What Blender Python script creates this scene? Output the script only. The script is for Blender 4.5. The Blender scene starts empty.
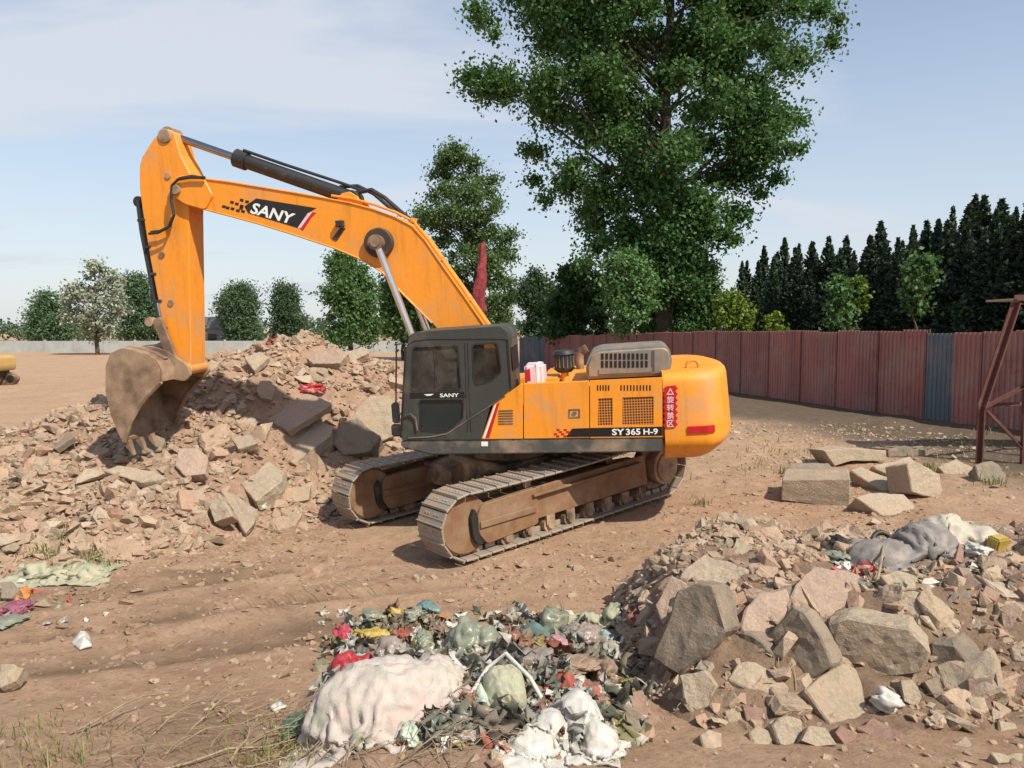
import bpy, bmesh, math, random
import numpy as np
from mathutils import Vector, Matrix, noise as mnoise
from mathutils.bvhtree import BVHTree

random.seed(7); RNG = np.random.default_rng(7)
scene = bpy.context.scene
COL = scene.collection
R = math.radians
PI = math.pi

# ------------------------------------------------------------------ camera, sky, sun, exposure
F_PX, CAM_Z, PITCH = 770.0, 3.15, math.atan(54 / 770.0)
cam_d = bpy.data.cameras.new('camera'); cam = bpy.data.objects.new('camera', cam_d); COL.objects.link(cam)
cam.location = (0, 0, CAM_Z); cam.rotation_euler = (PI / 2 - PITCH, 0, 0)
cam_d.sensor_width = 36; cam_d.lens = F_PX / 1024 * 36; cam_d.clip_end = 9000; cam_d.clip_start = 0.05
scene.camera = cam

SUN = Vector((0.66, -0.72, 1.08)).normalized()
sun_el = math.asin(SUN.z)
w = bpy.data.worlds.new('World'); scene.world = w; w.use_nodes = True
nt = w.node_tree; nt.nodes.clear()
N = nt.nodes.new; L = nt.links.new
out = N('ShaderNodeOutputWorld'); bg = N('ShaderNodeBackground'); bg.inputs['Strength'].default_value = 0.115
sky = N('ShaderNodeTexSky'); sky.sky_type = 'NISHITA'; sky.sun_disc = False
sky.sun_elevation = sun_el; sky.sun_rotation = math.atan2(SUN.x, SUN.y)
sky.air_density = 1.15; sky.dust_density = 0.7; sky.ozone_density = 2.0
tc = N('ShaderNodeTexCoord'); sx = N('ShaderNodeSeparateXYZ'); L(tc.outputs['Generated'], sx.inputs[0])
zc = N('ShaderNodeMath'); zc.operation = 'MAXIMUM'; L(sx.outputs['Z'], zc.inputs[0]); zc.inputs[1].default_value = 0.0
za = N('ShaderNodeMath'); za.operation = 'ADD'; L(zc.outputs[0], za.inputs[0]); za.inputs[1].default_value = 0.16
dx = N('ShaderNodeMath'); dx.operation = 'DIVIDE'; L(sx.outputs['X'], dx.inputs[0]); L(za.outputs[0], dx.inputs[1])
dy = N('ShaderNodeMath'); dy.operation = 'DIVIDE'; L(sx.outputs['Y'], dy.inputs[0]); L(za.outputs[0], dy.inputs[1])
cx = N('ShaderNodeCombineXYZ'); L(dx.outputs[0], cx.inputs[0]); L(dy.outputs[0], cx.inputs[1])
mp = N('ShaderNodeMapping'); mp.inputs['Scale'].default_value = (0.55, 1.15, 1); mp.inputs['Location'].default_value = (7.9, 4.4, 0)
mp.inputs['Rotation'].default_value = (0, 0, 0.12); L(cx.outputs[0], mp.inputs['Vector'])
nz = N('ShaderNodeTexNoise'); nz.inputs['Scale'].default_value = 1.0; nz.inputs['Detail'].default_value = 7; nz.inputs['Roughness'].default_value = 0.52
nz.inputs['Distortion'].default_value = 0.5; L(mp.outputs[0], nz.inputs['Vector'])
cr = N('ShaderNodeValToRGB'); cr.color_ramp.elements[0].position = 0.41; cr.color_ramp.elements[1].position = 0.63
cr.color_ramp.elements[0].color = (0, 0, 0, 1); cr.color_ramp.elements[1].color = (.92, .92, .92, 1); L(nz.outputs['Fac'], cr.inputs['Fac'])
hz = N('ShaderNodeMapRange'); L(sx.outputs['Z'], hz.inputs['Value'])
hz.inputs['From Min'].default_value = 0.0; hz.inputs['From Max'].default_value = 0.50; hz.inputs['To Min'].default_value = 0.78; hz.inputs['To Max'].default_value = 0.04
mx = N('ShaderNodeMath'); mx.operation = 'MAXIMUM'; L(cr.outputs[0], mx.inputs[0]); L(hz.outputs[0], mx.inputs[1])
mix = N('ShaderNodeMix'); mix.data_type = 'RGBA'; L(mx.outputs[0], mix.inputs[0]); L(sky.outputs[0], mix.inputs[6]); mix.inputs[7].default_value = (4.7, 5.0, 5.5, 1)
L(mix.outputs[2], bg.inputs['Color']); L(bg.outputs[0], out.inputs['Surface'])

sd = bpy.data.lights.new('sun', 'SUN'); sd.energy = 4.4; sd.angle = R(1.0); sd.color = (1.0, 0.93, 0.80)
so = bpy.data.objects.new('sun', sd); COL.objects.link(so); so.rotation_euler = SUN.to_track_quat('Z', 'Y').to_euler(); so.location = (20, -20, 40)
scene.view_settings.view_transform = 'Standard'; scene.view_settings.look = 'None'
scene.view_settings.exposure = 0.38; scene.view_settings.gamma = 1.0; scene.view_settings.use_curve_mapping = False

# ------------------------------------------------------------------ pixel helpers
CAM = Vector((0, 0, CAM_Z))
FW = Vector((0, math.cos(PITCH), -math.sin(PITCH))); UP = Vector((0, math.sin(PITCH), math.cos(PITCH)))
def ray(x, y): return FW + Vector((1, 0, 0)) * ((x - 512) / F_PX) + UP * ((384 - y) / F_PX)
def at(x, y, Y):
    d = ray(x, y); return CAM + d * (Y / d.y)

# ------------------------------------------------------------------ noise and terrain
def vnoise(x, y, seed=0):
    x = np.asarray(x, float); y = np.asarray(y, float)
    xi = np.floor(x).astype(np.int64); yi = np.floor(y).astype(np.int64); fx = x - xi; fy = y - yi
    fx = fx * fx * (3 - 2 * fx); fy = fy * fy * (3 - 2 * fy)
    def h(a, b):
        n = (a * 374761393 + b * 668265263 + seed * 974634777) & 0x7fffffff
        n = ((n ^ (n >> 13)) * 1274126177) & 0x7fffffff
        return ((n ^ (n >> 16)) & 0xffff) / 65535.0
    return (h(xi, yi) * (1 - fx) + h(xi + 1, yi) * fx) * (1 - fy) + (h(xi, yi + 1) * (1 - fx) + h(xi + 1, yi + 1) * fx) * fy
def fbm(x, y, oct=4, seed=0):
    s = 0; a = .5
    for i in range(oct):
        s = s + a * (vnoise(x, y, seed + i) - .5); x = x * 2.03 + 11.3; y = y * 2.03 + 5.7; a *= .55
    return s
def sstep(a, b, x):
    t = np.clip((x - a) / (b - a), 0, 1); return t * t * (3 - 2 * t)
SLOPE = 0.079
def plane_s(x, y): return (x + .75) * .777 + (y - 10.2) * .63
RUTS = [((-9, 7.1), (-1.4, 10.3)), ((-8.5, 6.3), (-.2, 9.4)), ((-9, 5.2), (0.6, 8.3))]
def rut(x, y):
    v = 0
    for (ax, ay), (bx, by) in RUTS:
        L2 = (bx - ax) ** 2 + (by - ay) ** 2
        t = ((x - ax) * (bx - ax) + (y - ay) * (by - ay)) / L2
        d = ((x - ax) * (by - ay) - (y - ay) * (bx - ax)) / math.sqrt(L2) + .25 * np.sin(t * 5 + ax)
        m = sstep(-.15, .1, t) * sstep(1.15, .85, t)
        v = v + m * ((.35 + 1.1 * vnoise(t * 9, t * 0 + ax)) * (-.042 * np.exp(-(d / .12) ** 2) + .018 * np.exp(-((d - .22) / .1) ** 2) + .01 * np.exp(-((d + .22) / .1) ** 2)))
    return v
def base_z(x, y):
    x = np.asarray(x, float); y = np.asarray(y, float)
    s = plane_s(x, y)
    a = SLOPE * s
    k = .05
    z = np.where(a < .62, a, .62) - .04 * np.exp(-np.abs(a - .62) / .08)
    z = np.where(s < 0, 0.02 * s * np.exp(np.clip(s, -50, 0) / 3), z)
    far = sstep(30, 70, y)
    z = z * (1 - far * .6)
    left = sstep(-2.5, -5.5, x)
    z = z * (1 - left) + left * np.minimum(z, .1)
    z = z + .45 * np.maximum((8.0 - y) / 3.5, 0) ** 1.5 * (y < 8) * (y > -20)
    z = np.where(y < 0, np.minimum(z, 1.6), z)
    near = 1 - sstep(20, 45, np.hypot(x, y - 8))
    under = np.exp(-(((x + .2) / 2.6) ** 2 + ((y - 12.6) / 2.6) ** 2) ** 2)
    z = z + near * (1 - under) * (.14 * fbm(x * .55, y * .55, 3, 1) + .075 * fbm(x * 2.1, y * 2.1, 3, 5) + .06 * np.maximum(fbm(x * 6.5, y * 6.5, 3, 15), -.05) + rut(x, y))
    z = z + sstep(60, 200, np.hypot(x, y)) * .8 * fbm(x * .01, y * .01, 2, 9)
    return z
# the big rubble heap on the left
HC = (-4.75, 17.2)
HFOOT = [(-13.5, 11.2), (-9.5, 9.6), (-6.6, 9.0), (-5.2, 9.9), (-3.8, 11.5), (-2.5, 13.4), (-1.0, 15.4), (0.6, 18), (-1, 22), (-5, 24), (-9, 23), (-14.5, 19.5), (-15.5, 15)]
_ang = np.array([math.atan2(p[1] - HC[1], p[0] - HC[0]) for p in HFOOT]); _rad = np.array([math.hypot(p[0] - HC[0], p[1] - HC[1]) for p in HFOOT])
_o = np.argsort(_ang); _ang = _ang[_o]; _rad = _rad[_o]
_ang = np.concatenate([[_ang[-1] - 2 * PI], _ang, [_ang[0] + 2 * PI]]); _rad = np.concatenate([[_rad[-1]], _rad, [_rad[0]]])
def heap_left(x, y):
    x = np.asarray(x, float); y = np.asarray(y, float)
    a = np.arctan2(y - HC[1], x - HC[0]); rr = np.interp(a, _ang, _rad)
    rho = np.hypot(x - HC[0], y - HC[1]) / rr
    h = 2.85 * np.clip(1 - rho, 0, 1) ** 1.22
    h = h + .62 * np.exp(-(((x + 3.1) / 1.15) ** 2 + ((y - 16.9) / 1.5) ** 2)) + .5 * np.exp(-(((x + 2.0) / .9) ** 2 + ((y - 15.9) / 1.2) ** 2)) + .25 * np.exp(-(((x + 6.6) / 1.0) ** 2 + ((y - 17) / 1.5) ** 2))
    h = h - .55 * np.exp(-(((x + 6.6) / .9) ** 2 + ((y - 13.3) / 1.1) ** 2))
    m = np.clip((1 - rho) * 5, 0, 1)
    h = h + m * (.75 * fbm(x * .9, y * .9, 3, 21) + .40 * fbm(x * 2.6, y * 2.6, 3, 31))
    return np.where(rho < 1.0, h, -.25 * (rho - 1) * 6) - .06
# broken concrete in the right foreground
def heap_right(x, y):
    x = np.asarray(x, float); y = np.asarray(y, float)
    fx = sstep(.95, 1.7, x) * sstep(9.5, 7.5, x)
    fy = sstep(4.95, 6.9, y) * sstep(9.4, 7.9, y)
    h = .85 * fx * fy + .42 * np.exp(-(((x - 2.55) / .75) ** 2 + ((y - 8.75) / .6) ** 2)) + .22 * np.exp(-(((x - 6.3) / 1.5) ** 2 + ((y - 6.6) / 1.0) ** 2))
    m = np.clip(fx * fy * 3, 0, 1)
    return h + m * (.30 * fbm(x * 1.9, y * 1.9, 3, 41) + .12 * fbm(x * 5, y * 5, 3, 44)) - .05 - .3 * (1 - np.clip(h * 12, 0, 1))
# litter mound in the middle foreground
def heap_trash(x, y):
    x = np.asarray(x, float); y = np.asarray(y, float)
    q = ((x + .28) / 1.55) ** 2 + ((y - 6.15) / 1.95) ** 2
    return .42 * np.clip(1 - q, -1, 1) + .12 * fbm(x * 3, y * 3, 3, 55) * (q < 1.2) - .05
def surf(x, y):
    b = base_z(x, y)
    return b + np.maximum(0, np.maximum(np.maximum(heap_left(x, y), heap_right(x, y)), heap_trash(x, y)))
def hit(px, py, tmax=160.0):
    d = ray(px, py)
    t = np.concatenate([np.arange(3.0, 30, .02), np.arange(30, tmax, .2)])
    X = d.x * t; Yy = d.y * t; Z = CAM_Z + d.z * t
    s = surf(X, Yy); k = np.argmax(Z < s)
    if Z[k] >= s[k]: k = len(t) - 1
    return Vector((X[k], Yy[k], float(s[k])))
def gz(x, y): return float(surf(x, y))

# ------------------------------------------------------------------ object helpers
def tag(o, label=None, cat=None, group=None, kind=None):
    if label: o['label'] = label
    if cat: o['category'] = cat
    if group: o['group'] = group
    if kind: o['kind'] = kind
    return o
def empty(name, loc=(0, 0, 0), label=None, cat=None, group=None, mat=None):
    o = bpy.data.objects.new(name, None); COL.objects.link(o); o.empty_display_size = .2
    if mat is not None: o.matrix_world = mat
    else: o.location = loc
    return tag(o, label, cat, group)
def link(name, me, material=None, parent=None, mat=None):
    o = bpy.data.objects.new(name, me); COL.objects.link(o)
    if material and not me.materials: me.materials.append(material)
    if parent: o.parent = parent
    if mat is not None: o.matrix_local = mat
    return o
def np_mesh(name, V, Fc, smooth=False):
    V = np.asarray(V, np.float32); me = bpy.data.meshes.new(name)
    if isinstance(Fc, np.ndarray):
        nf, k = Fc.shape
        me.vertices.add(len(V)); me.vertices.foreach_set('co', V.ravel())
        me.loops.add(nf * k); me.loops.foreach_set('vertex_index', Fc.astype(np.int32).ravel())
        me.polygons.add(nf); me.polygons.foreach_set('loop_start', np.arange(0, nf * k, k, dtype=np.int32))
        me.update(calc_edges=True)
    else:
        me.from_pydata([tuple(v) for v in V], [], Fc)
    me.polygons.foreach_set('use_smooth', np.full(len(me.polygons), bool(smooth)))
    me.update(); return me
class MB:
    def __init__(s): s.v = []; s.f = []
    def add(s, vs, fs):
        n = len(s.v); s.v += [tuple(v) for v in vs]; s.f += [tuple(i + n for i in f) for f in fs]; return s
    def box(s, c, d, m=None):
        x, y, z = d[0] / 2, d[1] / 2, d[2] / 2
        vs = [Vector((a * x, b * y, e * z)) for a in (-1, 1) for b in (-1, 1) for e in (-1, 1)]
        if m is not None: vs = [m @ v for v in vs]
        return s.add([v + Vector(c) for v in vs], [(0, 1, 3, 2), (4, 6, 7, 5), (0, 4, 5, 1), (2, 3, 7, 6), (0, 2, 6, 4), (1, 5, 7, 3)])
    def prism(s, poly, y0, y1):   # poly (x,z) extruded along y
        n = len(poly)
        a = sum(poly[i][0] * poly[(i + 1) % n][1] - poly[(i + 1) % n][0] * poly[i][1] for i in range(n))
        if a < 0: poly = poly[::-1]
        if y0 > y1: y0, y1 = y1, y0
        vs = [(p[0], y0, p[1]) for p in poly] + [(p[0], y1, p[1]) for p in poly]
        fs = [tuple(range(n)), tuple(range(2 * n - 1, n - 1, -1))] + [(i, i + n, (i + 1) % n + n, (i + 1) % n) for i in range(n)]
        return s.add(vs, fs)
    def cyl(s, p0, p1, r0, r1=None, n=14, cap=True):
        r1 = r0 if r1 is None else r1; p0 = Vector(p0); p1 = Vector(p1); ax = (p1 - p0).normalized()
        u = ax.orthogonal().normalized(); v = ax.cross(u)
        vs = [p0 + (u * math.cos(2 * PI * i / n) + v * math.sin(2 * PI * i / n)) * r0 for i in range(n)] + [p1 + (u * math.cos(2 * PI * i / n) + v * math.sin(2 * PI * i / n)) * r1 for i in range(n)]
        fs = [(i, (i + 1) % n, (i + 1) % n + n, i + n) for i in range(n)]
        if cap: fs += [tuple(range(n - 1, -1, -1)), tuple(range(n, 2 * n))]
        return s.add(vs, fs)
    def tube(s, pts, r, n=8, r1=None):
        pts = [Vector(p) for p in pts]; k = len(pts); vs = []; prev = None
        for i, p in enumerate(pts):
            t = (pts[min(i + 1, k - 1)] - pts[max(i - 1, 0)]).normalized()
            u = t.orthogonal().normalized() if prev is None else (prev - t * prev.dot(t)).normalized()
            prev = u; v = t.cross(u); rr = r if r1 is None else r + (r1 - r) * i / (k - 1)
            vs += [p + (u * math.cos(2 * PI * j / n) + v * math.sin(2 * PI * j / n)) * rr for j in range(n)]
        fs = [(i * n + j, i * n + (j + 1) % n, (i + 1) * n + (j + 1) % n, (i + 1) * n + j) for i in range(k - 1) for j in range(n)]
        fs += [tuple(range(n - 1, -1, -1)), tuple(range((k - 1) * n, k * n))]
        return s.add(vs, fs)
    def mesh(s, name, bevel=0, seg=2, smooth=None):
        me = bpy.data.meshes.new(name); me.from_pydata(s.v, [], s.f)
        bm = bmesh.new(); bm.from_mesh(me)
        bmesh.ops.recalc_face_normals(bm, faces=bm.faces)
        if bevel:
            ed = [e for e in bm.edges if len(e.link_faces) == 2 and e.calc_face_angle(0) > .5]
            bmesh.ops.bevel(bm, geom=ed, offset=bevel, segments=seg, affect='EDGES', clamp_overlap=True)
        if smooth:
            for f in bm.faces: f.smooth = True
            for e in bm.edges:
                if len(e.link_faces) == 2 and e.calc_face_angle(0) > smooth: e.smooth = False
        bm.to_mesh(me); bm.free(); me.update(); return me
    def build(s, name, material, parent=None, mat=None, bevel=0, seg=2, smooth=None):
        return link(name, s.mesh(name, bevel, seg, smooth), material, parent, mat)
def rounded(poly, r, n=4):
    o = []; k = len(poly)
    for i in range(k):
        p = Vector(poly[i]); a = Vector(poly[i - 1]) - p; b = Vector(poly[(i + 1) % k]) - p
        rr = r[i] if isinstance(r, (list, tuple)) else r
        d = min(rr, a.length * .45, b.length * .45)
        if d < 1e-4: o.append(tuple(p)); continue
        q0 = p + a.normalized() * d; q1 = p + b.normalized() * d
        for j in range(n + 1):
            t = j / n; o.append(tuple(q0 * (1 - t) ** 2 + p * 2 * t * (1 - t) + q1 * t * t))
    return o
def plate(outer, holes, y0, y1):   # plate in xz with holes, thickness along y
    bm = bmesh.new(); es = []
    for loop in [outer] + holes:
        vs = [bm.verts.new((p[0], y0, p[1])) for p in loop]
        es += [bm.edges.new((vs[i], vs[(i + 1) % len(vs)])) for i in range(len(vs))]
    bmesh.ops.triangle_fill(bm, use_beauty=True, use_dissolve=False, edges=es)
    g = bmesh.ops.extrude_face_region(bm, geom=bm.faces[:])
    for v in g['geom']:
        if isinstance(v, bmesh.types.BMVert): v.co.y = y1
    bmesh.ops.recalc_face_normals(bm, faces=bm.faces)
    me = bpy.data.meshes.new('plate'); bm.to_mesh(me); bm.free(); return me

# ------------------------------------------------------------------ materials
MATS = {}
def mk(name):
    m = bpy.data.materials.new(name); m.use_nodes = True; t = m.node_tree
    return m, t, t.nodes['Principled BSDF'], t.nodes.new, t.links.new
def ramp(N, stops):
    r = N('ShaderNodeValToRGB'); e = r.color_ramp.elements
    while len(e) > len(stops): e.remove(e[-1])
    while len(e) < len(stops): e.new(1)
    for q, (p, c) in zip(e, stops): q.position = p; q.color = (*c, 1) if len(c) == 3 else c
    return r
def mixc(N, L, fac, a, b, mode='MIX'):
    n = N('ShaderNodeMix'); n.data_type = 'RGBA'; n.blend_type = mode
    for sock, val in ((0, fac), (6, a), (7, b)):
        if hasattr(val, 'links'): L(val, n.inputs[sock])
        elif isinstance(val, (int, float)): n.inputs[sock].default_value = val
        else: n.inputs[sock].default_value = (*val, 1)
    return n.outputs[2]
def tex(N, L, scale, detail=4, rough=.55, coord='Object', vec=None):
    t = N('ShaderNodeTexNoise'); t.inputs['Scale'].default_value = scale; t.inputs['Detail'].default_value = detail; t.inputs['Roughness'].default_value = rough
    if vec is None:
        c = N('ShaderNodeTexCoord'); vec = c.outputs[coord]
    L(vec, t.inputs['Vector']); return t
def worldpos(N): return N('ShaderNodeNewGeometry').outputs['Position']
def bump(N, L, b, h, s, d):
    n = N('ShaderNodeBump'); n.inputs['Strength'].default_value = s; n.inputs['Distance'].default_value = d; L(h, n.inputs['Height']); L(n.outputs[0], b.inputs['Normal'])
def mr(N, L, v, a, b, c=0, d=1):
    n = N('ShaderNodeMapRange'); L(v, n.inputs[0]); n.inputs[1].default_value = a; n.inputs[2].default_value = b; n.inputs[3].default_value = c; n.inputs[4].default_value = d
    return n.outputs[0]
DUST = (.40, .275, .175)
def paint(name, col, rough=.4, dust=.25, dscale=1.6, metal=0, chips=0, dcol=DUST, coord='Object'):
    m, t, b, N, L = mk(name)
    n1 = tex(N, L, dscale, 6, .62, coord); n2 = tex(N, L, dscale * 9, 4, .6, coord)
    c = mixc(N, L, mr(N, L, n2.outputs['Fac'], .3, .7, 0, .25), col, tuple(x * .75 for x in col))
    cc_ = N('ShaderNodeTexCoord'); ms_ = N('ShaderNodeMapping'); ms_.inputs['Scale'].default_value = (9, 9, .9); L(cc_.outputs[coord], ms_.inputs[0]); ns_ = tex(N, L, 1, 5, .65, vec=ms_.outputs[0])
    c = mixc(N, L, mr(N, L, ns_.outputs['Fac'], .52, .72, 0, .42), c, tuple(x * .45 + .01 for x in col))
    f = mr(N, L, n1.outputs['Fac'], .62 - dust * .5, .9 - dust * .5, 0, min(1, dust * 2.2))
    c = mixc(N, L, f, c, dcol)
    if chips:
        n3 = tex(N, L, dscale * 6, 7, .75, coord); c = mixc(N, L, mr(N, L, n3.outputs['Fac'], .72 - chips * .1, .76 - chips * .1), c, (.07, .045, .03))
    L(c, b.inputs['Base Color']); b.inputs['Metallic'].default_value = metal
    L(mr(N, L, n1.outputs['Fac'], .3, .75, rough - .06, min(1, rough + .25)), b.inputs['Roughness'])
    bump(N, L, b, n2.outputs['Fac'], .12, .01)
    MATS[name] = m; return m
def plain(name, col, rough=.6, metal=0, var=.25, scale=8, bs=.2):
    m, t, b, N, L = mk(name); n = tex(N, L, scale, 5, .6)
    L(mixc(N, L, mr(N, L, n.outputs['Fac'], .3, .7), tuple(x * (1 - var) for x in col), tuple(min(1, x * (1 + var * .6)) for x in col)), b.inputs['Base Color'])
    b.inputs['Roughness'].default_value = rough; b.inputs['Metallic'].default_value = metal
    bump(N, L, b, n.outputs['Fac'], bs, .02); MATS[name] = m; return m
def rnd_value(N, L):
    g = N('ShaderNodeNewGeometry').outputs['Random Per Island']; o = N('ShaderNodeObjectInfo').outputs['Random']
    a = N('ShaderNodeMath'); a.operation = 'ADD'; L(g, a.inputs[0]); L(o, a.inputs[1])
    f = N('ShaderNodeMath'); f.operation = 'FRACT'; L(a.outputs[0], f.inputs[0]); return f.outputs[0]
def rock(name, stops, dust=(.48, .335, .225), dustamt=.55, scale=5, bs=.55):
    m, t, b, N, L = mk(name); r = ramp(N, stops); r.color_ramp.interpolation = 'LINEAR'; L(rnd_value(N, L), r.inputs['Fac'])
    p = worldpos(N)
    n1 = tex(N, L, scale, 6, .65, vec=p); n2 = tex(N, L, scale * 7, 5, .7, vec=p); n3 = tex(N, L, scale * .35, 3, .5, vec=p)
    c = mixc(N, L, mr(N, L, n2.outputs['Fac'], .35, .65), r.outputs[0], mixc(N, L, .55, r.outputs[0], (.16, .12, .09)))
    c = mixc(N, L, mr(N, L, n2.outputs['Fac'], .58, .72, 0, .4), c, (.60, .53, .45))
    c = mixc(N, L, mr(N, L, n1.outputs['Fac'], .42, .68, 0, dustamt), c, dust)
    c = mixc(N, L, mr(N, L, n3.outputs['Fac'], .45, .7, 0, dustamt * .6), c, tuple(x * .9 for x in dust))
    L(c, b.inputs['Base Color']); b.inputs['Roughness'].default_value = .93; b.inputs['Specular IOR Level'].default_value = .2
    a = N('ShaderNodeMath'); a.operation = 'ADD'; L(n1.outputs['Fac'], a.inputs[0]); L(n2.outputs['Fac'], a.inputs[1])
    bump(N, L, b, a.outputs[0], bs, .05); MATS[name] = m; return m
def soil(name, c0, c1, c2, ruts=False, bs=.9):
    m, t, b, N, L = mk(name); p = worldpos(N)
    n1 = tex(N, L, .55, 5, .6, vec=p); n2 = tex(N, L, 4.5, 6, .65, vec=p); n3 = tex(N, L, 15, 7, .78, vec=p); n4 = tex(N, L, .18, 3, .5, vec=p)
    c = mixc(N, L, mr(N, L, n1.outputs['Fac'], .35, .65), c0, c1)
    c = mixc(N, L, mr(N, L, n2.outputs['Fac'], .42, .68, 0, .75), c, c2)
    c = mixc(N, L, mr(N, L, n3.outputs['Fac'], .47, .30, 0, .75), c, tuple(x * .45 for x in c1))
    c = mixc(N, L, mr(N, L, n3.outputs['Fac'], .56, .70, 0, .6), c, tuple(min(1, x * 1.45) for x in c0))
    v = N('ShaderNodeTexVoronoi'); v.inputs['Scale'].default_value = 7; L(p, v.inputs['Vector'])
    if ruts:
        at_ = N('ShaderNodeAttribute'); at_.attribute_name = 'damp'
        c = mixc(N, L, mr(N, L, at_.outputs['Fac'], 0, 1, 0, .8), c, (.150, .100, .062))
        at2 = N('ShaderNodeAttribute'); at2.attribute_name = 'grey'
        c = mixc(N, L, mr(N, L, at2.outputs['Fac'], 0, 1, 0, .9), c, mixc(N, L, n2.outputs['Fac'], (.072, .056, .040), (.135, .105, .074)))  # colour holds both the fence-side shade and the darker soil there
    L(c, b.inputs['Base Color']); b.inputs['Roughness'].default_value = .95; b.inputs['Specular IOR Level'].default_value = .15
    a = N('ShaderNodeMath'); a.operation = 'MULTIPLY_ADD'; L(n2.outputs['Fac'], a.inputs[0]); a.inputs[1].default_value = .45; L(n3.outputs['Fac'], a.inputs[2])
    hsrc = a.outputs[0]
    if ruts:
        al = N('ShaderNodeAttribute'); al.attribute_name = 'along'; td = N('ShaderNodeAttribute'); td.attribute_name = 'tread'
        s1 = N('ShaderNodeMath'); s1.operation = 'MULTIPLY'; L(al.outputs['Fac'], s1.inputs[0]); s1.inputs[1].default_value = 2 * PI / .218
        s2 = N('ShaderNodeMath'); s2.operation = 'SINE'; L(s1.outputs[0], s2.inputs[0]); s3 = N('ShaderNodeMath'); s3.operation = 'MULTIPLY'; L(mr(N, L, s2.outputs[0], .5, .8), s3.inputs[0]); L(td.outputs['Fac'], s3.inputs[1])
        s4 = N('ShaderNodeMath'); s4.operation = 'MULTIPLY_ADD'; L(s3.outputs[0], s4.inputs[0]); s4.inputs[1].default_value = -.65; L(hsrc, s4.inputs[2]); hsrc = s4.outputs[0]
    bump(N, L, b, hsrc, bs, .05); MATS[name] = m; return m
def leafmat(name, stops, trans=.35, rough=.55):
    m, t, b, N, L = mk(name); r = ramp(N, stops); L(rnd_value(N, L), r.inputs['Fac'])
    oi = N('ShaderNodeObjectInfo').outputs['Random']; vf = mr(N, L, oi, 0, 1, .72, 1.35); col_ = N('ShaderNodeVectorMath'); col_.operation = 'SCALE'; L(r.outputs[0], col_.inputs[0]); L(vf, col_.inputs['Scale']); oc = col_.outputs[0]
    L(oc, b.inputs['Base Color']); b.inputs['Roughness'].default_value = rough; b.inputs['Specular IOR Level'].default_value = .3
    tr = N('ShaderNodeBsdfTranslucent'); L(mixc(N, L, .5, oc, (.12, .2, .02)), tr.inputs['Color'])
    ms = N('ShaderNodeMixShader'); ms.inputs[0].default_value = trans; L(b.outputs[0], ms.inputs[1]); L(tr.outputs[0], ms.inputs[2])
    L(ms.outputs[0], t.nodes['Material Output'].inputs['Surface']); MATS[name] = m; return m
def cloth(name, col, rough=.7, var=.3, dust=.35, weave=0):
    m, t, b, N, L = mk(name); n1 = tex(N, L, 7, 5, .6); n2 = tex(N, L, 40, 3, .6)
    c = mixc(N, L, mr(N, L, n1.outputs['Fac'], .35, .7), tuple(x * (1 - var) for x in col), col)
    c = mixc(N, L, mr(N, L, n1.outputs['Fac'], .5, .75, 0, dust), c, DUST)
    if weave:
        wv = N('ShaderNodeTexWave'); wv.inputs['Scale'].default_value = weave; wv.inputs['Distortion'].default_value = 1.5
        cc = N('ShaderNodeTexCoord'); L(cc.outputs['Object'], wv.inputs['Vector']); c = mixc(N, L, mr(N, L, wv.outputs['Fac'], .0, 1, 0, .3), c, tuple(x * .6 for x in col))
    L(c, b.inputs['Base Color']); b.inputs['Roughness'].default_value = rough
    bump(N, L, b, n1.outputs['Fac'], .5, .04); MATS[name] = m; return m

M_ORANGE = paint('orange_paint', (.84, .295, .018), .46, .27, 1.9, chips=.15)
M_ARM = paint('arm_paint', (.82, .285, .018), .44, .31, 1.6, chips=.3)
M_DARK = paint('cab_paint', (.045, .047, .040), .42, .16, 1.5)
M_BLACK = paint('black_paint', (.022, .021, .02), .45, .15, 3)
M_SKIRT = paint('skirt_paint', (.075, .073, .066), .5, .35, 2)
M_UNDER = paint('undercarriage_steel', (.06, .04, .026), .75, .5, 2.2)
M_FRAME = paint('track_frame_paint', (.20, .10, .045), .8, .42, 2.6, chips=.9, dcol=(.28, .188, .115))
M_SHOE = paint('track_shoe_steel', (.33, .30, .25), .55, .45, 3, metal=.25)
M_BUCKET = paint('bucket_steel', (.17, .105, .068), .72, .5, 2.5, metal=.15, chips=.4)
M_CHROME = plain('chrome_rod', (.75, .74, .72), .16, 1, .1, 4, .02)
M_RUBBER = plain('hose_rubber', (.018, .018, .018), .55)
M_MESH = paint('hood_grey', (.23, .215, .185), .5, .35, 3, metal=.3)
M_RED = plain('red_decal', (.50, .012, .014), .4, 0, .15)
M_WHITE = plain('white_decal', (.80, .80, .78), .45, 0, .08)
M_PINK = plain('pink_decal', (.78, .52, .55), .5, 0, .15)
M_DECALBLACK = plain('black_decal', (.014, .012, .012), .35, 0, .2)
M_YEL = plain('yellow_plastic', (.75, .42, .03), .5, 0, .2)
m, t, b, N, L = mk('cab_glass'); b.inputs['Base Color'].default_value = (.02, .025, .025, 1); b.inputs['Roughness'].default_value = .04
tr = N('ShaderNodeBsdfTransparent'); tr.inputs[0].default_value = (.62, .66, .62, 1); ms = N('ShaderNodeMixShader'); fr = N('ShaderNodeFresnel'); fr.inputs[0].default_value = 1.5
fa = N('ShaderNodeMath'); fa.operation = 'MULTIPLY_ADD'; L(fr.outputs[0], fa.inputs[0]); fa.inputs[1].default_value = 1.3; fa.inputs[2].default_value = .10
L(fa.outputs[0], ms.inputs[0]); L(tr.outputs[0], ms.inputs[1]); L(b.outputs[0], ms.inputs[2])
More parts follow.
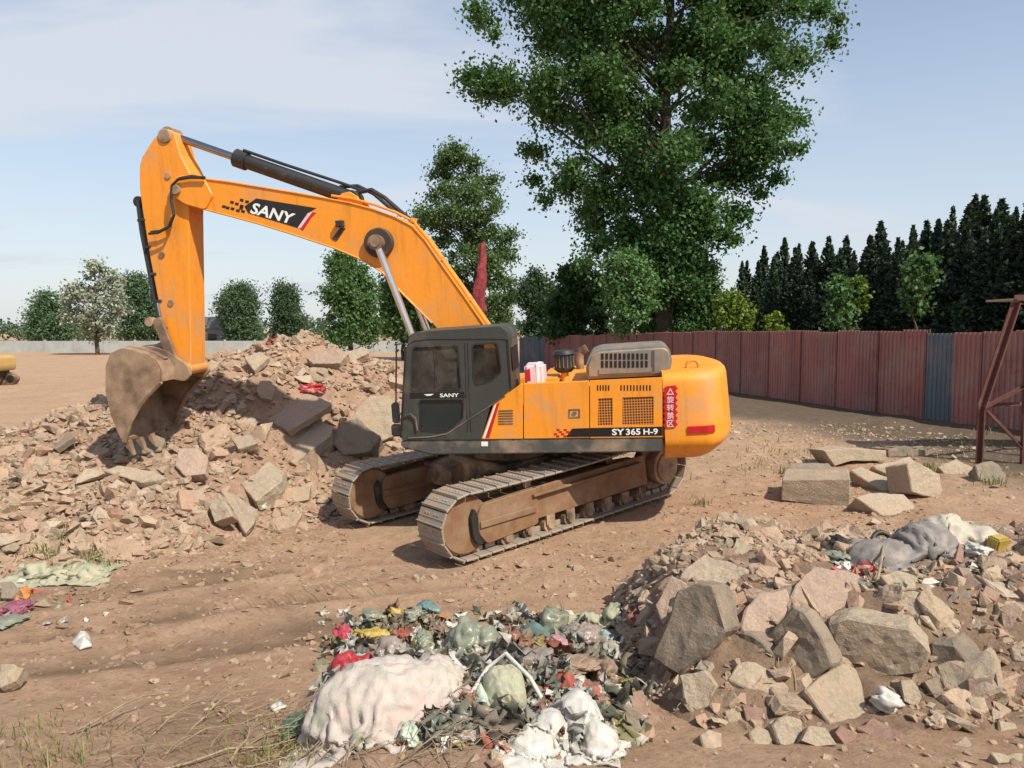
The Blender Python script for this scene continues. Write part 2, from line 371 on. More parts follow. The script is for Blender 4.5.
df = N('ShaderNodeBsdfDiffuse'); df.inputs[0].default_value = (.42, .35, .30, 1); ms2 = N('ShaderNodeMixShader'); gn = tex(N, L, 3, 4, .6); L(mr(N, L, gn.outputs['Fac'], .3, .7, .02, .16), ms2.inputs[0]); L(ms.outputs[0], ms2.inputs[1]); L(df.outputs[0], ms2.inputs[2]); L(ms2.outputs[0], t.nodes['Material Output'].inputs['Surface']); M_GLASS = m
M_GLASSD = plain('dark_glass', (.018, .026, .028), .08, 0, .2, 2, .01)
# perforated grille: rows of round holes in orange sheet
m, t, b, N, L = mk('perforated_sheet'); c_ = N('ShaderNodeTexCoord'); mpn = N('ShaderNodeMapping'); mpn.inputs['Scale'].default_value = (26, 26, 26); L(c_.outputs['Object'], mpn.inputs[0])
vo = N('ShaderNodeTexVoronoi'); vo.voronoi_dimensions = '2D'; vo.inputs['Randomness'].default_value = 0; vo.inputs['Scale'].default_value = 1
sxz = N('ShaderNodeSeparateXYZ'); L(mpn.outputs[0], sxz.inputs[0]); cxz = N('ShaderNodeCombineXYZ'); L(sxz.outputs[0], cxz.inputs[0]); L(sxz.outputs[2], cxz.inputs[1]); L(cxz.outputs[0], vo.inputs['Vector'])
L(mixc(N, L, mr(N, L, vo.outputs['Distance'], .36, .42), (.05, .018, .012), (.55, .19, .02)), b.inputs['Base Color']); b.inputs['Roughness'].default_value = .6; M_PERF = m

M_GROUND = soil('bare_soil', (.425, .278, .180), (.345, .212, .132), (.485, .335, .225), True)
M_HEAPSOIL = soil('heap_soil', (.40, .262, .18), (.30, .19, .125), (.47, .325, .235))
M_STONESOIL = soil('stone_heap_soil', (.30, .20, .135), (.21, .142, .095), (.38, .262, .18))
ROCKSTOPS = [(0, (.30, .235, .165)), (.2, (.46, .35, .24)), (.4, (.44, .29, .20)), (.55, (.54, .42, .30)), (.7, (.43, .24, .165)), (.85, (.37, .31, .225)), (1, (.58, .47, .35))]
M_ROCK = rock('rubble_mixed', ROCKSTOPS)
M_CONC = rock('broken_concrete', [(0, (.40, .335, .245)), (.5, (.48, .40, .29)), (1, (.35, .295, .215))], dustamt=.45)
M_CONCG = rock('grey_concrete', [(0, (.20, .172, .132)), (1, (.27, .232, .178))], dustamt=.32)  # grey concrete, darkened further to paint shade onto slab faces
M_BRICK = rock('old_brick', [(0, (.29, .165, .13)), (.35, (.36, .21, .165)), (.7, (.25, .165, .15)), (1, (.38, .27, .21))], dustamt=.35, scale=8)
M_PINKROCK = rock('pink_render', [(0, (.42, .305, .235)), (1, (.46, .34, .265))], dustamt=.35)
M_BARK = plain('bark', (.085, .062, .045), .9, 0, .4, 6, .6)
M_LEAF_BIG = leafmat('poplar_leaf', [(0, (0.034, 0.078, 0.026)), (.5, (0.055, 0.127, 0.039)), (.85, (0.081, 0.176, 0.052)), (1, (0.130, 0.221, 0.072))])
M_LEAF_MID = leafmat('broad_leaf', [(0, (0.058, 0.124, 0.044)), (.6, (0.104, 0.202, 0.065)), (1, (0.169, 0.280, 0.104))])
M_LEAF_LIT = leafmat('light_broad_leaf', [(0, (.075, .135, .045)), (.6, (.135, .23, .075)), (1, (.21, .31, .12))])
M_LEAF_PALE = leafmat('pale_leaf', [(0, (.16, .20, .13)), (.5, (.30, .34, .25)), (1, (.44, .46, .38))], .2)
M_LEAF_FAR = leafmat('far_leaf', [(0, (0.056, 0.106, 0.056)), (.6, (0.094, 0.156, 0.081)), (1, (0.150, 0.213, 0.119))])
M_LEAF_YEL = leafmat('yellow_green_leaf', [(0, (.075, .12, .018)), (.6, (.13, .19, .03)), (1, (.20, .26, .05))])
M_NEEDLE = leafmat('conifer_needle', [(0, (.014, .027, .018)), (.6, (.026, .048, .028)), (1, (.055, .085, .045))], .12)
M_GRASS = leafmat('weed_leaf', [(0, (.10, .13, .035)), (.45, (.19, .20, .07)), (1, (.34, .29, .14))], .3)
M_TWIG = plain('dry_twig', (.30, .225, .14), .85, 0, .4, 10)
M_RUST = paint('rusty_steel', (.115, .040, .028), .75, .2, 3, chips=.5)
# ------------------------------------------------------------------ ground
def graded(lo, hi, step, far0, far1, g=1.16):
    a = list(np.arange(lo, hi + 1e-6, step)); s = step; v = lo
    left = []
    while v > far0: s *= g; v -= s; left.append(v)
    s = step; v = a[-1]; right = []
    while v < far1: s *= g; v += s; right.append(v)
    return np.array(left[::-1] + a + right)
gxs = graded(-10.5, 10.5, .075, -3500, 3500); gys = graded(3.2, 22, .075, -60, 4000)
GX, GY = np.meshgrid(gxs, gys); GZ = base_z(GX, GY)
nx, ny = len(gxs), len(gys); idx = np.arange(nx * ny).reshape(ny, nx)
FQ = np.stack([idx[:-1, :-1], idx[:-1, 1:], idx[1:, 1:], idx[1:, :-1]], -1).reshape(-1, 4)
me = np_mesh('ground', np.stack([GX, GY, GZ], -1).reshape(-1, 3), FQ, True)
def rut_mask(x, y):
    v = 0
    for (ax, ay), (bx, by) in RUTS:
        L2 = (bx - ax) ** 2 + (by - ay) ** 2; t = ((x - ax) * (bx - ax) + (y - ay) * (by - ay)) / L2
        d = ((x - ax) * (by - ay) - (y - ay) * (bx - ax)) / math.sqrt(L2) + .25 * np.sin(t * 5 + ax)
        v = np.maximum(v, sstep(-.1, .05, t) * sstep(1.1, .55, t) * (np.exp(-(d / .13) ** 2) + .55 * np.exp(-((d + .3) / .32) ** 2)))
    return v
rv = rut(GX, GY); damp = rut_mask(GX, GY) * np.clip(.1 + 1.5 * vnoise(GX * 1.3, GY * 1.3, 77) + 1.2 * fbm(GX * 6, GY * 6, 3, 78), 0, 1.2) + np.clip(fbm(GX * .5, GY * .5, 3, 88) * 3.2 - .25, 0, .6) * (GX < 0) * (GY < 10)
me.attributes.new('damp', 'FLOAT', 'POINT').data.foreach_set('value', np.clip(damp, 0, 1).astype(np.float32).ravel())
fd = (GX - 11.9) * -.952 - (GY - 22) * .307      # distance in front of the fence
grey = sstep(7.0, 4.2, fd + 2.5 * fbm(GX * .6, GY * .6, 3, 61)) * sstep(4, 7, GX + .1 * GY) * (GY < 60) * (GY > 8)  # mask of the painted strip: shade by the fence plus dark soil
_tx, _ty = -.777, -.63; lx_ = (GX - .05) * _tx + (GY - 12.64) * _ty; ly_ = (GX - .05) * -_ty + (GY - 12.64) * _tx
tread = (sstep(.36, .28, np.abs(np.abs(ly_) - 1.3)) * np.maximum(sstep(2.3, 2.6, lx_) * sstep(6.5, 4.5, lx_), sstep(-2.4, -2.8, lx_) * sstep(-8, -5.5, lx_)) * np.clip(.2 + 1.6 * vnoise(GX * 1.7, GY * 1.7, 91), 0, 1))
me.attributes.new('tread', 'FLOAT', 'POINT').data.foreach_set('value', tread.astype(np.float32).ravel()); me.attributes.new('along', 'FLOAT', 'POINT').data.foreach_set('value', lx_.astype(np.float32).ravel())
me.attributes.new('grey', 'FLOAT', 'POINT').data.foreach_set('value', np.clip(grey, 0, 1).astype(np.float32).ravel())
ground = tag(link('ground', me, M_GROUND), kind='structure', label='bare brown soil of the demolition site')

def heap_mesh(name, fn, x0, x1, y0, y1, step, mat_, label, cat):
    xs = np.arange(x0, x1, step); ys = np.arange(y0, y1, step); X, Y = np.meshgrid(xs, ys); H = fn(X, Y); Z = base_z(X, Y) + H
    idx = np.arange(X.size).reshape(X.shape); F = np.stack([idx[:-1, :-1], idx[:-1, 1:], idx[1:, 1:], idx[1:, :-1]], -1).reshape(-1, 4)
    keep = (H.ravel()[F] > -.06).any(1); F = F[keep]
    used = np.unique(F); remap = -np.ones(X.size, int); remap[used] = np.arange(len(used))
    V = np.stack([X, Y, np.maximum(Z, base_z(X, Y) - .12)], -1).reshape(-1, 3)[used]
    return tag(link(name, np_mesh(name, V, remap[F], True), mat_), label, cat)
rubble_heap = heap_mesh('rubble_heap', heap_left, -16.5, 2, 8, 25, .075, M_HEAPSOIL, 'tall heap of pinkish demolition rubble under the digger bucket', 'rubble heap')
stone_heap = heap_mesh('stone_heap', heap_right, .6, 10, 4.2, 10.5,   .05, M_STONESOIL, 'low heap of broken concrete and bricks in the right foreground', 'rubble heap')
litter_mound = heap_mesh('litter_mound', heap_trash, -2.2, 1.7, 3.8, 8.6, .05, M_HEAPSOIL, 'earth mound under the household litter in the foreground', 'mound')

# ------------------------------------------------------------------ rock shapes
def hull_mesh(name, seed, dims, n=16, jit=.3, slab=False, cuts=0):
    rg = random.Random(seed); bm = bmesh.new()
    if slab:
        k = rg.choice((4, 5, 5, 6)); ph = rg.random() * 6
        for zz in (-1, 1):
            for i in range(k):
                a = ph + 2 * PI * (i + rg.uniform(-.28, .28)) / k; q = rg.uniform(.75, 1.08)
                bm.verts.new((math.cos(a) * q, math.sin(a) * q, zz * rg.uniform(.8, 1.1)))
    else:
        for i in range(n):
            v = Vector((rg.gauss(0, 1), rg.gauss(0, 1), rg.gauss(0, 1))).normalized()
            p = 3.5; q = (abs(v.x) ** p + abs(v.y) ** p + abs(v.z) ** p) ** (-1 / p)
            bm.verts.new(v * q * rg.uniform(1 - jit, 1))
    g = bmesh.ops.convex_hull(bm, input=bm.verts)
    bmesh.ops.delete(bm, geom=[e for e in g['geom_interior'] if isinstance(e, bmesh.types.BMVert)], context='VERTS')
    bmesh.ops.scale(bm, vec=dims, verts=bm.verts)
    bmesh.ops.recalc_face_normals(bm, faces=bm.faces)
    me = bpy.data.meshes.new(name); bm.to_mesh(me); bm.free(); return me
CHUNKS = [hull_mesh('chunk', i, (.5, .34 + .016 * i, .20 + .018 * (i % 7)), n=9 + i % 3, jit=.22) for i in range(9)] + [hull_mesh('slab', 50 + i, (.5, .42, .10 + .03 * (i % 3)), slab=True) for i in range(8)]
def brick_mesh(seed, broken):
    rg = random.Random(seed); b = MB(); b.box((0, 0, 0), (1.0 if not broken else rg.uniform(.45, .7), .48, .23)); me = b.mesh('brick', .018, 1)
    for v in me.vertices: v.co += Vector((rg.uniform(-1, 1), rg.uniform(-1, 1), rg.uniform(-1, 1))) * .02
    return me
BRICKS = [brick_mesh(i, i > 1) for i in range(5)]
def mesh_arrays(me):
    bm = bmesh.new(); bm.from_mesh(me); bmesh.ops.triangulate(bm, faces=bm.faces); bm.verts.index_update()
    V = np.array([v.co[:] for v in bm.verts]); Fc = np.array([[v.index for v in f.verts] for f in bm.faces]); bm.free(); return V, Fc
CH_ARR = [mesh_arrays(m_) for m_ in CHUNKS]; BR_ARR = [mesh_arrays(m_) for m_ in BRICKS]
def roughen(me, seed):
    bm = bmesh.new(); bm.from_mesh(me)
    bmesh.ops.bevel(bm, geom=bm.edges[:], offset=.025, segments=1, affect='EDGES', clamp_overlap=True); bmesh.ops.triangulate(bm, faces=bm.faces)
    for it in range(2):
        ed = [e for e in bm.edges if e.calc_length() > .2]
        if ed: bmesh.ops.subdivide_edges(bm, edges=ed, cuts=1); bmesh.ops.triangulate(bm, faces=bm.faces)
    bm.normal_update(); o3 = Vector((seed * 4.1, seed * 1.3, 0))
    for v in bm.verts: v.co += v.normal * (.05 * mnoise.noise(v.co * 4 + o3) + .035 * mnoise.noise(v.co * 11 + o3))
    r_ = bpy.data.meshes.new(me.name); bm.to_mesh(r_); bm.free(); return r_
CHUNKS = [roughen(m_, i) for i, m_ in enumerate(CHUNKS)]
for m_ in CHUNKS: m_.materials.append(M_ROCK)
for m_ in BRICKS: m_.materials.append(M_BRICK)
def rotmats(n, tilt):
    a = RNG.uniform(0, 2 * PI, n); tx = RNG.normal(0, tilt, n); ty = RNG.normal(0, tilt, n)
    ca, sa = np.cos(a), np.sin(a); cx_, sx_ = np.cos(tx), np.sin(tx); cy_, sy_ = np.cos(ty), np.sin(ty)
    z = np.zeros(n); o = np.ones(n)
    Rz = np.stack([ca, -sa, z, sa, ca, z, z, z, o], -1).reshape(n, 3, 3)
    Rx = np.stack([o, z, z, z, cx_, -sx_, z, sx_, cx_], -1).reshape(n, 3, 3)
    Ry = np.stack([cy_, z, sy_, z, o, z, -sy_, z, cy_], -1).reshape(n, 3, 3)
    return Rx @ Ry @ Rz
def scatter_joined(name, P, S, arrs, material, parent, tilt=.5, kind='stuff', label=None):
    n = len(P); Rm = rotmats(n, tilt); which = RNG.integers(0, len(arrs), n); VV = []; FF = []; off = 0
    for k, (V, Fc) in enumerate(arrs):
        sel = np.where(which == k)[0]
        if not len(sel): continue
        W = np.einsum('nij,vj->nvi', Rm[sel], V) * S[sel, None, None] + P[sel, None, :]
        VV.append(W.reshape(-1, 3)); FF.append((Fc[None] + (np.arange(len(sel)) * len(V))[:, None, None] + off).reshape(-1, 3)); off += len(sel) * len(V)
    me = np_mesh(name, np.concatenate(VV), np.concatenate(FF))
    return tag(link(name, me, material, parent), label, None, None, kind)
def slope_mat(x, y):
    e = .25; n = Vector((gz(x - e, y) - gz(x + e, y), gz(x, y - e) - gz(x, y + e), 2 * e)).normalized()
    return Vector((0, 0, 1)).rotation_difference(n).to_matrix()
def scatter_parts(name, P, S, meshes, parent, tilt, sink=.02):
    for p, s in zip(P, S):
        o = bpy.data.objects.new(name, random.choice(meshes)); COL.objects.link(o); o.parent = parent
        rot = slope_mat(p[0], p[1]) @ Matrix.Rotation(random.uniform(0, 6.28), 3, 'Z') @ Matrix.Rotation(random.gauss(0, tilt), 3, 'X') @ Matrix.Rotation(random.gauss(0, tilt), 3, 'Y')
        o.matrix_local = Matrix.Translation((p[0], p[1], p[2] + s * sink)) @ rot.to_4x4() @ Matrix.Diagonal((s, s * random.uniform(.75, 1.1), s * random.uniform(.75, 1.15), 1))
def on_surface(X, Y): return np.stack([X, Y, surf(X, Y)], -1)

# ------------------------------------------------------------------ traced slabs and blocks
KEYS = []
def traced(name, poly, base, lean, yaw, thick, material, label, cat, group=None, rough=.022, back=0.0, parent=None, proud=0.0):
    """front face traced in the picture; it stands where its base pixel meets the ground; lean = tilt back from upright, yaw = turn"""
    p0 = hit(*base); p0.y += back; xs_ = [q[0] for q in poly]; ys_ = [q[1] for q in poly]; KEYS.append((min(xs_) - 3, max(xs_) + 3, min(ys_) - 3, max(max(ys_), base[1]) + 5))
    n = Matrix.Rotation(R(yaw), 3, 'Z') @ Vector((0, -math.cos(R(lean)), math.sin(R(lean))))
    p0 = p0 + n * proud; vs = []
    for x, y in poly:
        d = ray(x, y); k = d.dot(n)
        t = (p0 - CAM).dot(n) / k
        vs.append(CAM + d * t)
    c = sum(vs, Vector()) / len(vs)
    bm = bmesh.new(); bv = [bm.verts.new(v - c) for v in vs]; f = bm.faces.new(bv); f.normal_update()
    if f.normal.dot(n) < 0: f.normal_flip()
    g = bmesh.ops.extrude_face_region(bm, geom=[f])
    ev = [v for v in g['geom'] if isinstance(v, bmesh.types.BMVert)]
    for v in ev: v.co -= n * thick; v.co *= .97
    bmesh.ops.recalc_face_normals(bm, faces=bm.faces)
    size = max((v.co.length for v in bm.verts))
    bmesh.ops.bevel(bm, geom=bm.edges[:], offset=min(.014, size * .03), segments=1, affect='EDGES', clamp_overlap=True)
    bmesh.ops.triangulate(bm, faces=bm.faces)
    for it in range(3):
        ed = [e for e in bm.edges if e.calc_length() > max(.085, size * .16)]
        if ed: bmesh.ops.subdivide_edges(bm, edges=ed, cuts=1); bmesh.ops.triangulate(bm, faces=bm.faces)
    bm.normal_update()
    for v in bm.verts:
        w = v.co + c
        dn = mnoise.noise(w * 3.1) * 1.3 + mnoise.noise(w * 9.0) * .8 + mnoise.noise(w * 22.0) * .45
        v.co += v.normal * dn * rough
    me = bpy.data.meshes.new(name); bm.to_mesh(me); bm.free()
    o = link(name, me, material, parent); o.location = c
    return tag(o, label, cat, group, 'thing')
def zz(ox, oy, s): return lambda *a: [(ox + x / s, oy + y / s) for x, y in a]
q7 = zz(620, 500, 2.535)
SL = 'slab'; BL = 'block'
traced('concrete_slab', q7((85, 400), (145, 230), (190, 208), (235, 215), (270, 330), (210, 400), (145, 440)), (690, 668), 14, -38, .35, M_CONCG, 'big grey pointed slab leaning at the left end of the stone heap', SL)
traced('concrete_slab', q7((150, 200), (165, 170), (215, 135), (330, 178), (325, 200), (250, 215), (190, 205)), (710, 583), 62, -10, .2, M_CONC, 'pale flat slab lying above the big grey pointed slab', SL)
traced('concrete_slab', q7((435, 245), (445, 210), (490, 165), (610, 190), (655, 255), (650, 280), (560, 292), (490, 305)), (828, 617), 48, 5, .22, M_PINKROCK, 'wide smooth pinkish slab on top of the stone heap', SL)
traced('rubble_rock', q7((305, 325), (320, 270), (350, 240), (425, 220), (435, 270), (375, 345), (330, 358)), (760, 637), 40, 10, .35, M_PINKROCK, 'rough pink rock left of the wide smooth slab', 'rock')
traced('concrete_slab', q7((375, 345), (440, 270), (470, 285), (510, 350), (540, 420), (460, 472)), (808, 676), 6, -44, .22, M_CONCG, 'dark brown tilted slab standing under the wide smooth slab', SL)
traced('concrete_slab', q7((510, 345), (530, 328), (577, 405), (545, 422)), (840, 662), 10, -40, .2, M_CONCG, 'narrow slab wedged right of the dark tilted slab', SL)
traced('concrete_block', q7((525, 315), (580, 300), (735, 328), (787, 385), (765, 440), (600, 462), (555, 395)), (880, 676), 2, -30, .42, M_CONC, 'largest squared concrete block in the middle of the stone heap', BL)
traced('concrete_slab', q7((470, 482), (500, 450), (580, 405), (605, 430), (625, 550), (600, 562), (530, 567)), (840, 721), 48, 16, .16, M_CONC, 'sunlit cracked slab leaning at the front of the stone heap', SL)
traced('concrete_slab', q7((275, 455), (300, 412), (345, 410), (400, 438), (430, 475), (420, 500), (330, 482)), (762, 690), 55, -5, .12, M_CONC, 'thin rounded slab with stone edge low on the heap front', SL)
traced('concrete_slab', q7((272, 330), (330, 340), (360, 360), (455, 470), (430, 478), (385, 440), (280, 405)), (770, 670), 4, -45, .25, M_CONCG, 'shaded slab leaning behind the thin rounded slab', SL, back=.12)
traced('concrete_slab', q7((760, 292), (800, 296), (930, 405), (905, 425), (840, 370)), (955, 655), 45, 30, .16, M_CONC, 'long thin slab sloping down at the right of the heap', SL)
traced('concrete_block', q7((785, 360), (850, 368), (905, 440), (870, 465), (790, 432)), (950, 676), 0, -42, .5, M_CONCG, 'grey block under the long thin sloping slab', BL)
traced('rubble_rock', q7((690, 275), (725, 245), (770, 235), (797, 268), (775, 300), (735, 325)), (916, 620), 40, 0, .3, M_CONC, 'pale rough rock behind the largest squared block', 'rock')
traced('rubble_rock', q7((660, 190), (700, 178), (750, 195), (745, 225), (690, 232)), (898, 590), 40, 0, .25, M_CONC, 'pale crumbling rock in front of the grey tarpaulin bundle', 'rock')
traced('concrete_block', q7((598, 578), (640, 553), (737, 608), (700, 628)), (880, 738), 72, 0, .13, M_BRICK, 'reddish brown paving block lying at the bottom front', BL)
traced('rubble_rock', q7((388, 570), (420, 548), (458, 560), (460, 600), (430, 628), (405, 618)), (787, 745), 35, 0, .2, M_CONC, 'pale angular rock at the bottom, left of the half buried brown one', 'rock')
traced('rubble_rock', q7((455, 610), (480, 570), (525, 575), (552, 622), (500, 628)), (818, 747), 40, 0, .2, M_CONC, 'half buried brown rock below the sunlit cracked slab', 'rock')
traced('rubble_rock', q7((545, 590), (560, 568), (598, 585), (603, 608), (570, 622)), (846, 744), 40, 0, .18, M_BRICK, 'small mauve rock left of the reddish paving block', 'rock')
traced('rubble_rock', q7((205, 600), (225, 582), (262, 588), (262, 628), (215, 632)), (712, 748), 35, 0, .16, M_CONC, 'small brown cube-like rock at the foot of the heap', 'rock')
traced('rubble_rock', q7((328, 590), (350, 575), (392, 600), (372, 622), (340, 618)), (762, 744), 45, 10, .16, M_CONC, 'small tan rock at the foot of the heap beside the pale angular one', 'rock')
traced('old_brick', q7((22, 492), (55, 487), (78, 552), (45, 562)), (640, 720), 50, 15, .10, M_BRICK, 'tan brick standing at the right edge of the litter', 'brick')
traced('rubble_rock', [(610, 716), (625, 706), (638, 712), (641, 730), (625, 741), (612, 736)], (626, 740), 30, 0, .2, M_CONCG, 'grey rough rock right of the white sacks', 'rock')
traced('rubble_rock', q7((710, 455), (745, 450), (770, 500), (755, 530), (720, 510)), (915, 708), 30, 0, .2, M_CONC, 'pale green-grey rock under the largest squared block', 'rock')
traced('rubble_rock', q7((770, 460), (805, 447), (830, 490), (800, 505)), (935, 698), 30, 0, .2, M_CONCG, 'grey wedge of concrete right of the white paper litter', 'rock')
traced('rubble_rock', q7((655, 215), (700, 232), (790, 240), (735, 262), (690, 262)), (900, 603), 60, 0, .15, M_PINKROCK, 'flat pink rock between the smooth slab and the pale rough rock', 'rock')
traced('rubble_rock', q7((950, 220), (1024, 225), (1024, 255), (960, 250)), (1010, 600), 55, -5, .15, M_BRICK, 'flat brick-red slab at the right edge of the heap', 'rock')
traced('rubble_rock', q7((85, 265), (130, 190), (175, 215), (150, 270), (110, 320)), (672, 612), 35, -20, .3, M_PINKROCK, 'reddish earth clod left of the pointed grey slab', 'clod')
traced('concrete_slab', q7((150, 445), (215, 430), (245, 470), (215, 545), (170, 520)), (695, 712), 25, -20, .2, M_CONC, 'tall brown splinter below the big grey pointed slab', SL)
traced('concrete_slab', q7((640, 280), (700, 268), (745, 300), (735, 325), (640, 312)), (892, 626), 55, 0, .2, M_CONC, 'pale flat slab resting on top of the largest squared block', SL)
traced('concrete_slab', q7((800, 300), (850, 300), (945, 385), (935, 410), (905, 395)), (975, 650), 50, 30, .14, M_CONC, 'second thin slab lying parallel to the long sloping one', SL)
traced('concrete_block', q7((880, 455), (945, 450), (955, 500), (930, 535), (885, 500)), (985, 705), 20, -25, .3, M_BRICK, 'brown broken block right of the grey block', BL)
traced('concrete_block', q7((945, 330), (985, 328), (1000, 360), (955, 365)), (1005, 642), 30, -20, .2, M_CONC, 'pale cube at the right edge of the heap', BL)
traced('concrete_block', q7((990, 375), (1024, 350), (1024, 410), (1000, 405)), (1018, 662), 25, -25, .25, M_CONC, 'grey-green block cut by the right edge of the picture', BL)
traced('concrete_slab', q7((845, 240), (895, 225), (890, 250), (840, 275)), (962, 606), 45, -20, .12, M_CONCG, 'grey splinter near the back right of the heap', SL)
traced('concrete_slab', q7((800, 275), (850, 230), (865, 240), (815, 290)), (950, 612), 40, -30, .1, M_CONCG, 'dark splinter left of the grey one near the back', SL)
traced('rubble_rock', q7((960, 265), (1005, 255), (1024, 275), (1015, 320), (970, 325)), (1012, 628), 30, -15, .3, M_BRICK, 'mauve brick lump at the right edge of the heap', 'rock')
traced('rubble_rock', q7((960, 560), (1005, 560), (1015, 590), (965, 588)), (1008, 732), 40, -10, .2, M_CONC, 'small pale block near the bottom right corner', 'rock')
traced('rubble_rock', q7((885, 505), (925, 500), (932, 535), (890, 540)), (978, 714), 30, -15, .2, M_CONC, 'small tan cube below the brown broken block', 'rock')
traced('rubble_rock', q7((265, 535), (300, 525), (310, 560), (275, 565)), (733, 722), 40, 0, .16, M_CONC, 'small pinkish rock under the thin rounded slab', 'rock')
traced('rubble_rock', q7((310, 520), (365, 525), (365, 570), (320, 560)), (755, 724), 40, 0, .18, M_BRICK, 'brown rock left of the pale angular rock', 'rock')
traced('rubble_rock', q7((940, 640), (1024, 640), (1024, 665), (960, 668)), (1010, 766), 60, 0, .12, M_CONC, 'flat stone in the bottom right corner', 'rock')
# cut blocks in the yard
q5 = zz(760, 420, 3.879)
traced('concrete_block', q5((85, 232), (350, 228), (348, 348), (82, 312)), (815, 505), -4, -22, .75, M_CONC, 'long squared concrete block at the front left of the yard pile', BL, rough=.012)
traced('concrete_block', q5((245, 118), (355, 108), (490, 120), (487, 160), (355, 160), (290, 180)), (850, 472), 5, 10, .6, M_CONC, 'pale block at the back of the yard pile', BL, back=.5, rough=.012)
traced('concrete_slab', q5((350, 195), (390, 180), (600, 255), (590, 292), (480, 275), (410, 235)), (880, 496), 55, 0, .22, M_CONC, 'tilted slab lying across the middle of the yard pile', SL, rough=.014, back=.15)
traced('concrete_block', q5((370, 300), (420, 282), (560, 285), (605, 335), (580, 368), (475, 372)), (895, 515), 40, 10, .35, M_CONC, 'low block at the very front of the yard pile', BL, rough=.012)
traced('concrete_block', q5((570, 170), (600, 160), (700, 210), (708, 275), (695, 310), (590, 280)), (925, 499), 15, 18, .5, M_CONC, 'upright block at the right of the yard pile', BL, rough=.012)
traced('concrete_block', q5((435, 180), (580, 140), (605, 165), (560, 220), (480, 205)), (900, 482), 35, 0, .35, M_CONC, 'sunlit rough block in the heart of the yard pile', BL, back=.35)
traced('concrete_slab', q5((495, 112), (560, 102), (680, 120), (670, 140), (500, 145)), (910, 458), 20, 0, .4, M_CONCG, 'grey flat slab behind the yard pile', SL, back=.1)
traced('concrete_slab', q5((80, 215), (120, 170), (270, 160), (292, 218)), (808, 484), 60, 0, .3, M_CONCG, 'rough slab behind the long squared block', SL, back=.5)
traced('rubble_rock', q5((835, 175), (900, 160), (955, 210), (940, 250), (850, 235)), (988, 482), 40, 0, .3, M_CONCG, 'grey rock at the foot of the rusty frame', 'rock')
traced('rubble_rock', q5((690, 180), (760, 150), (830, 185), (815, 215), (720, 215)), (958, 474), 45, 0, .25, M_CONC, 'brown rock between the yard pile and the rusty frame', 'rock')
# big pieces on the left heap
q6 = zz(160, 370, 4.044)
traced('concrete_beam', q6((430, 325), (620, 185), (700, 225), (690, 265), (510, 400)), (305, 458), 62, -12, .4, M_CONC, 'upper length of the broken yellowish beam sloping down the heap', 'beam', proud=.16)
traced('concrete_beam', q6((325, 460), (440, 368), (502, 405), (490, 450), (385, 530)), (264, 492), 60, -12, .4, M_CONC, 'lower length of the broken yellowish beam sloping down the heap', 'beam', proud=.16)
traced('concrete_slab', q6((240, 478), (300, 500), (392, 560), (385, 620), (345, 662)), (243, 531), 45, 20, .14, M_CONC, 'triangular slab standing at the foot of the rubble heap', SL, proud=.16)
traced('concrete_block', q6((198, 555), (235, 490), (292, 590), (218, 618)), (215, 522), 35, -15, .25, M_CONC, 'pale block left of the triangular slab', BL, proud=.16)
traced('concrete_slab', q6((395, 178), (480, 100), (600, 95), (698, 138), (600, 200), (520, 248)), (295, 430), 55, -10, .16, M_PINKROCK, 'dark pink slab jutting out above the broken beam', SL, proud=.16)
traced('boulder', q6((755, 225), (800, 150), (850, 105), (935, 100), (952, 150), (945, 270), (880, 292)), (378, 446), 30, 10, .6, M_CONC, 'big tan boulder beside the front of the cab', 'boulder', proud=.16)
traced('boulder', q6((690, 290), (720, 210), (800, 195), (890, 270), (850, 330), (740, 345)), (355, 455), 35, -10, .5, M_CONCG, 'dark boulder beside the far crawler track', 'boulder', proud=.16)
traced('concrete_slab', q6((60, 380), (75, 320), (150, 310), (195, 350), (185, 420), (100, 430)), (190, 474), 50, 0, .2, M_PINKROCK, 'smooth pink patch of rendered wall on the heap', SL, proud=.16)
q5b = zz(0, 320, 2.56)
traced('concrete_slab', q5b((262, 385), (300, 372), (390, 385), (430, 405), (360, 415)), (135, 480), 60, 0, .15, M_CONC, 'pale flat slab below the digger bucket', SL, proud=.16)
traced('boulder', q5b((325, 325), (345, 298), (385, 288), (420, 305), (410, 335), (350, 345)), (146, 453), 35, 0, .4, M_CONCG, 'grey-green rounded boulder right under the bucket', 'boulder', proud=.16)
traced('concrete_slab', q5b((625, 95), (665, 80), (690, 95), (650, 130)), (258, 368), 50, 0, .15, M_CONC, 'pale slab high on the heap right of the arm', SL, proud=.16)
traced('concrete_slab', q5b((640, 35), (672, 15), (690, 25), (660, 52)), (262, 342), 45, 0, .15, M_CONC, 'white slab on the very crest of the heap', SL, proud=.16)
traced('concrete_slab', q5b((780, 95), (850, 70), (895, 85), (870, 110), (800, 112)), (330, 364), 45, 0, .2, M_PINKROCK, 'flat pinkish slab near the crest of the heap', SL, proud=.16)
traced('concrete_slab', q5b((880, 80), (930, 68), (945, 85), (900, 105)), (355, 362), 45, 0, .2, M_CONC, 'small tan slab near the crest left of the cab', SL, proud=.16)
traced('wooden_plank', q5b((130, 325), (180, 288), (190, 298), (142, 332)), (62, 449), 50, -20, .12, M_CONCG, 'dark edged board on the left slope of the heap', 'plank', rough=.008, proud=.16)
traced('rubble_rock', q5b((655, 180), (665, 155), (690, 155), (705, 175), (695, 205), (665, 200)), (265, 402), 35, 0, .4, M_CONC, 'rounded brown rock above the dark pink slab', 'boulder', proud=.16)
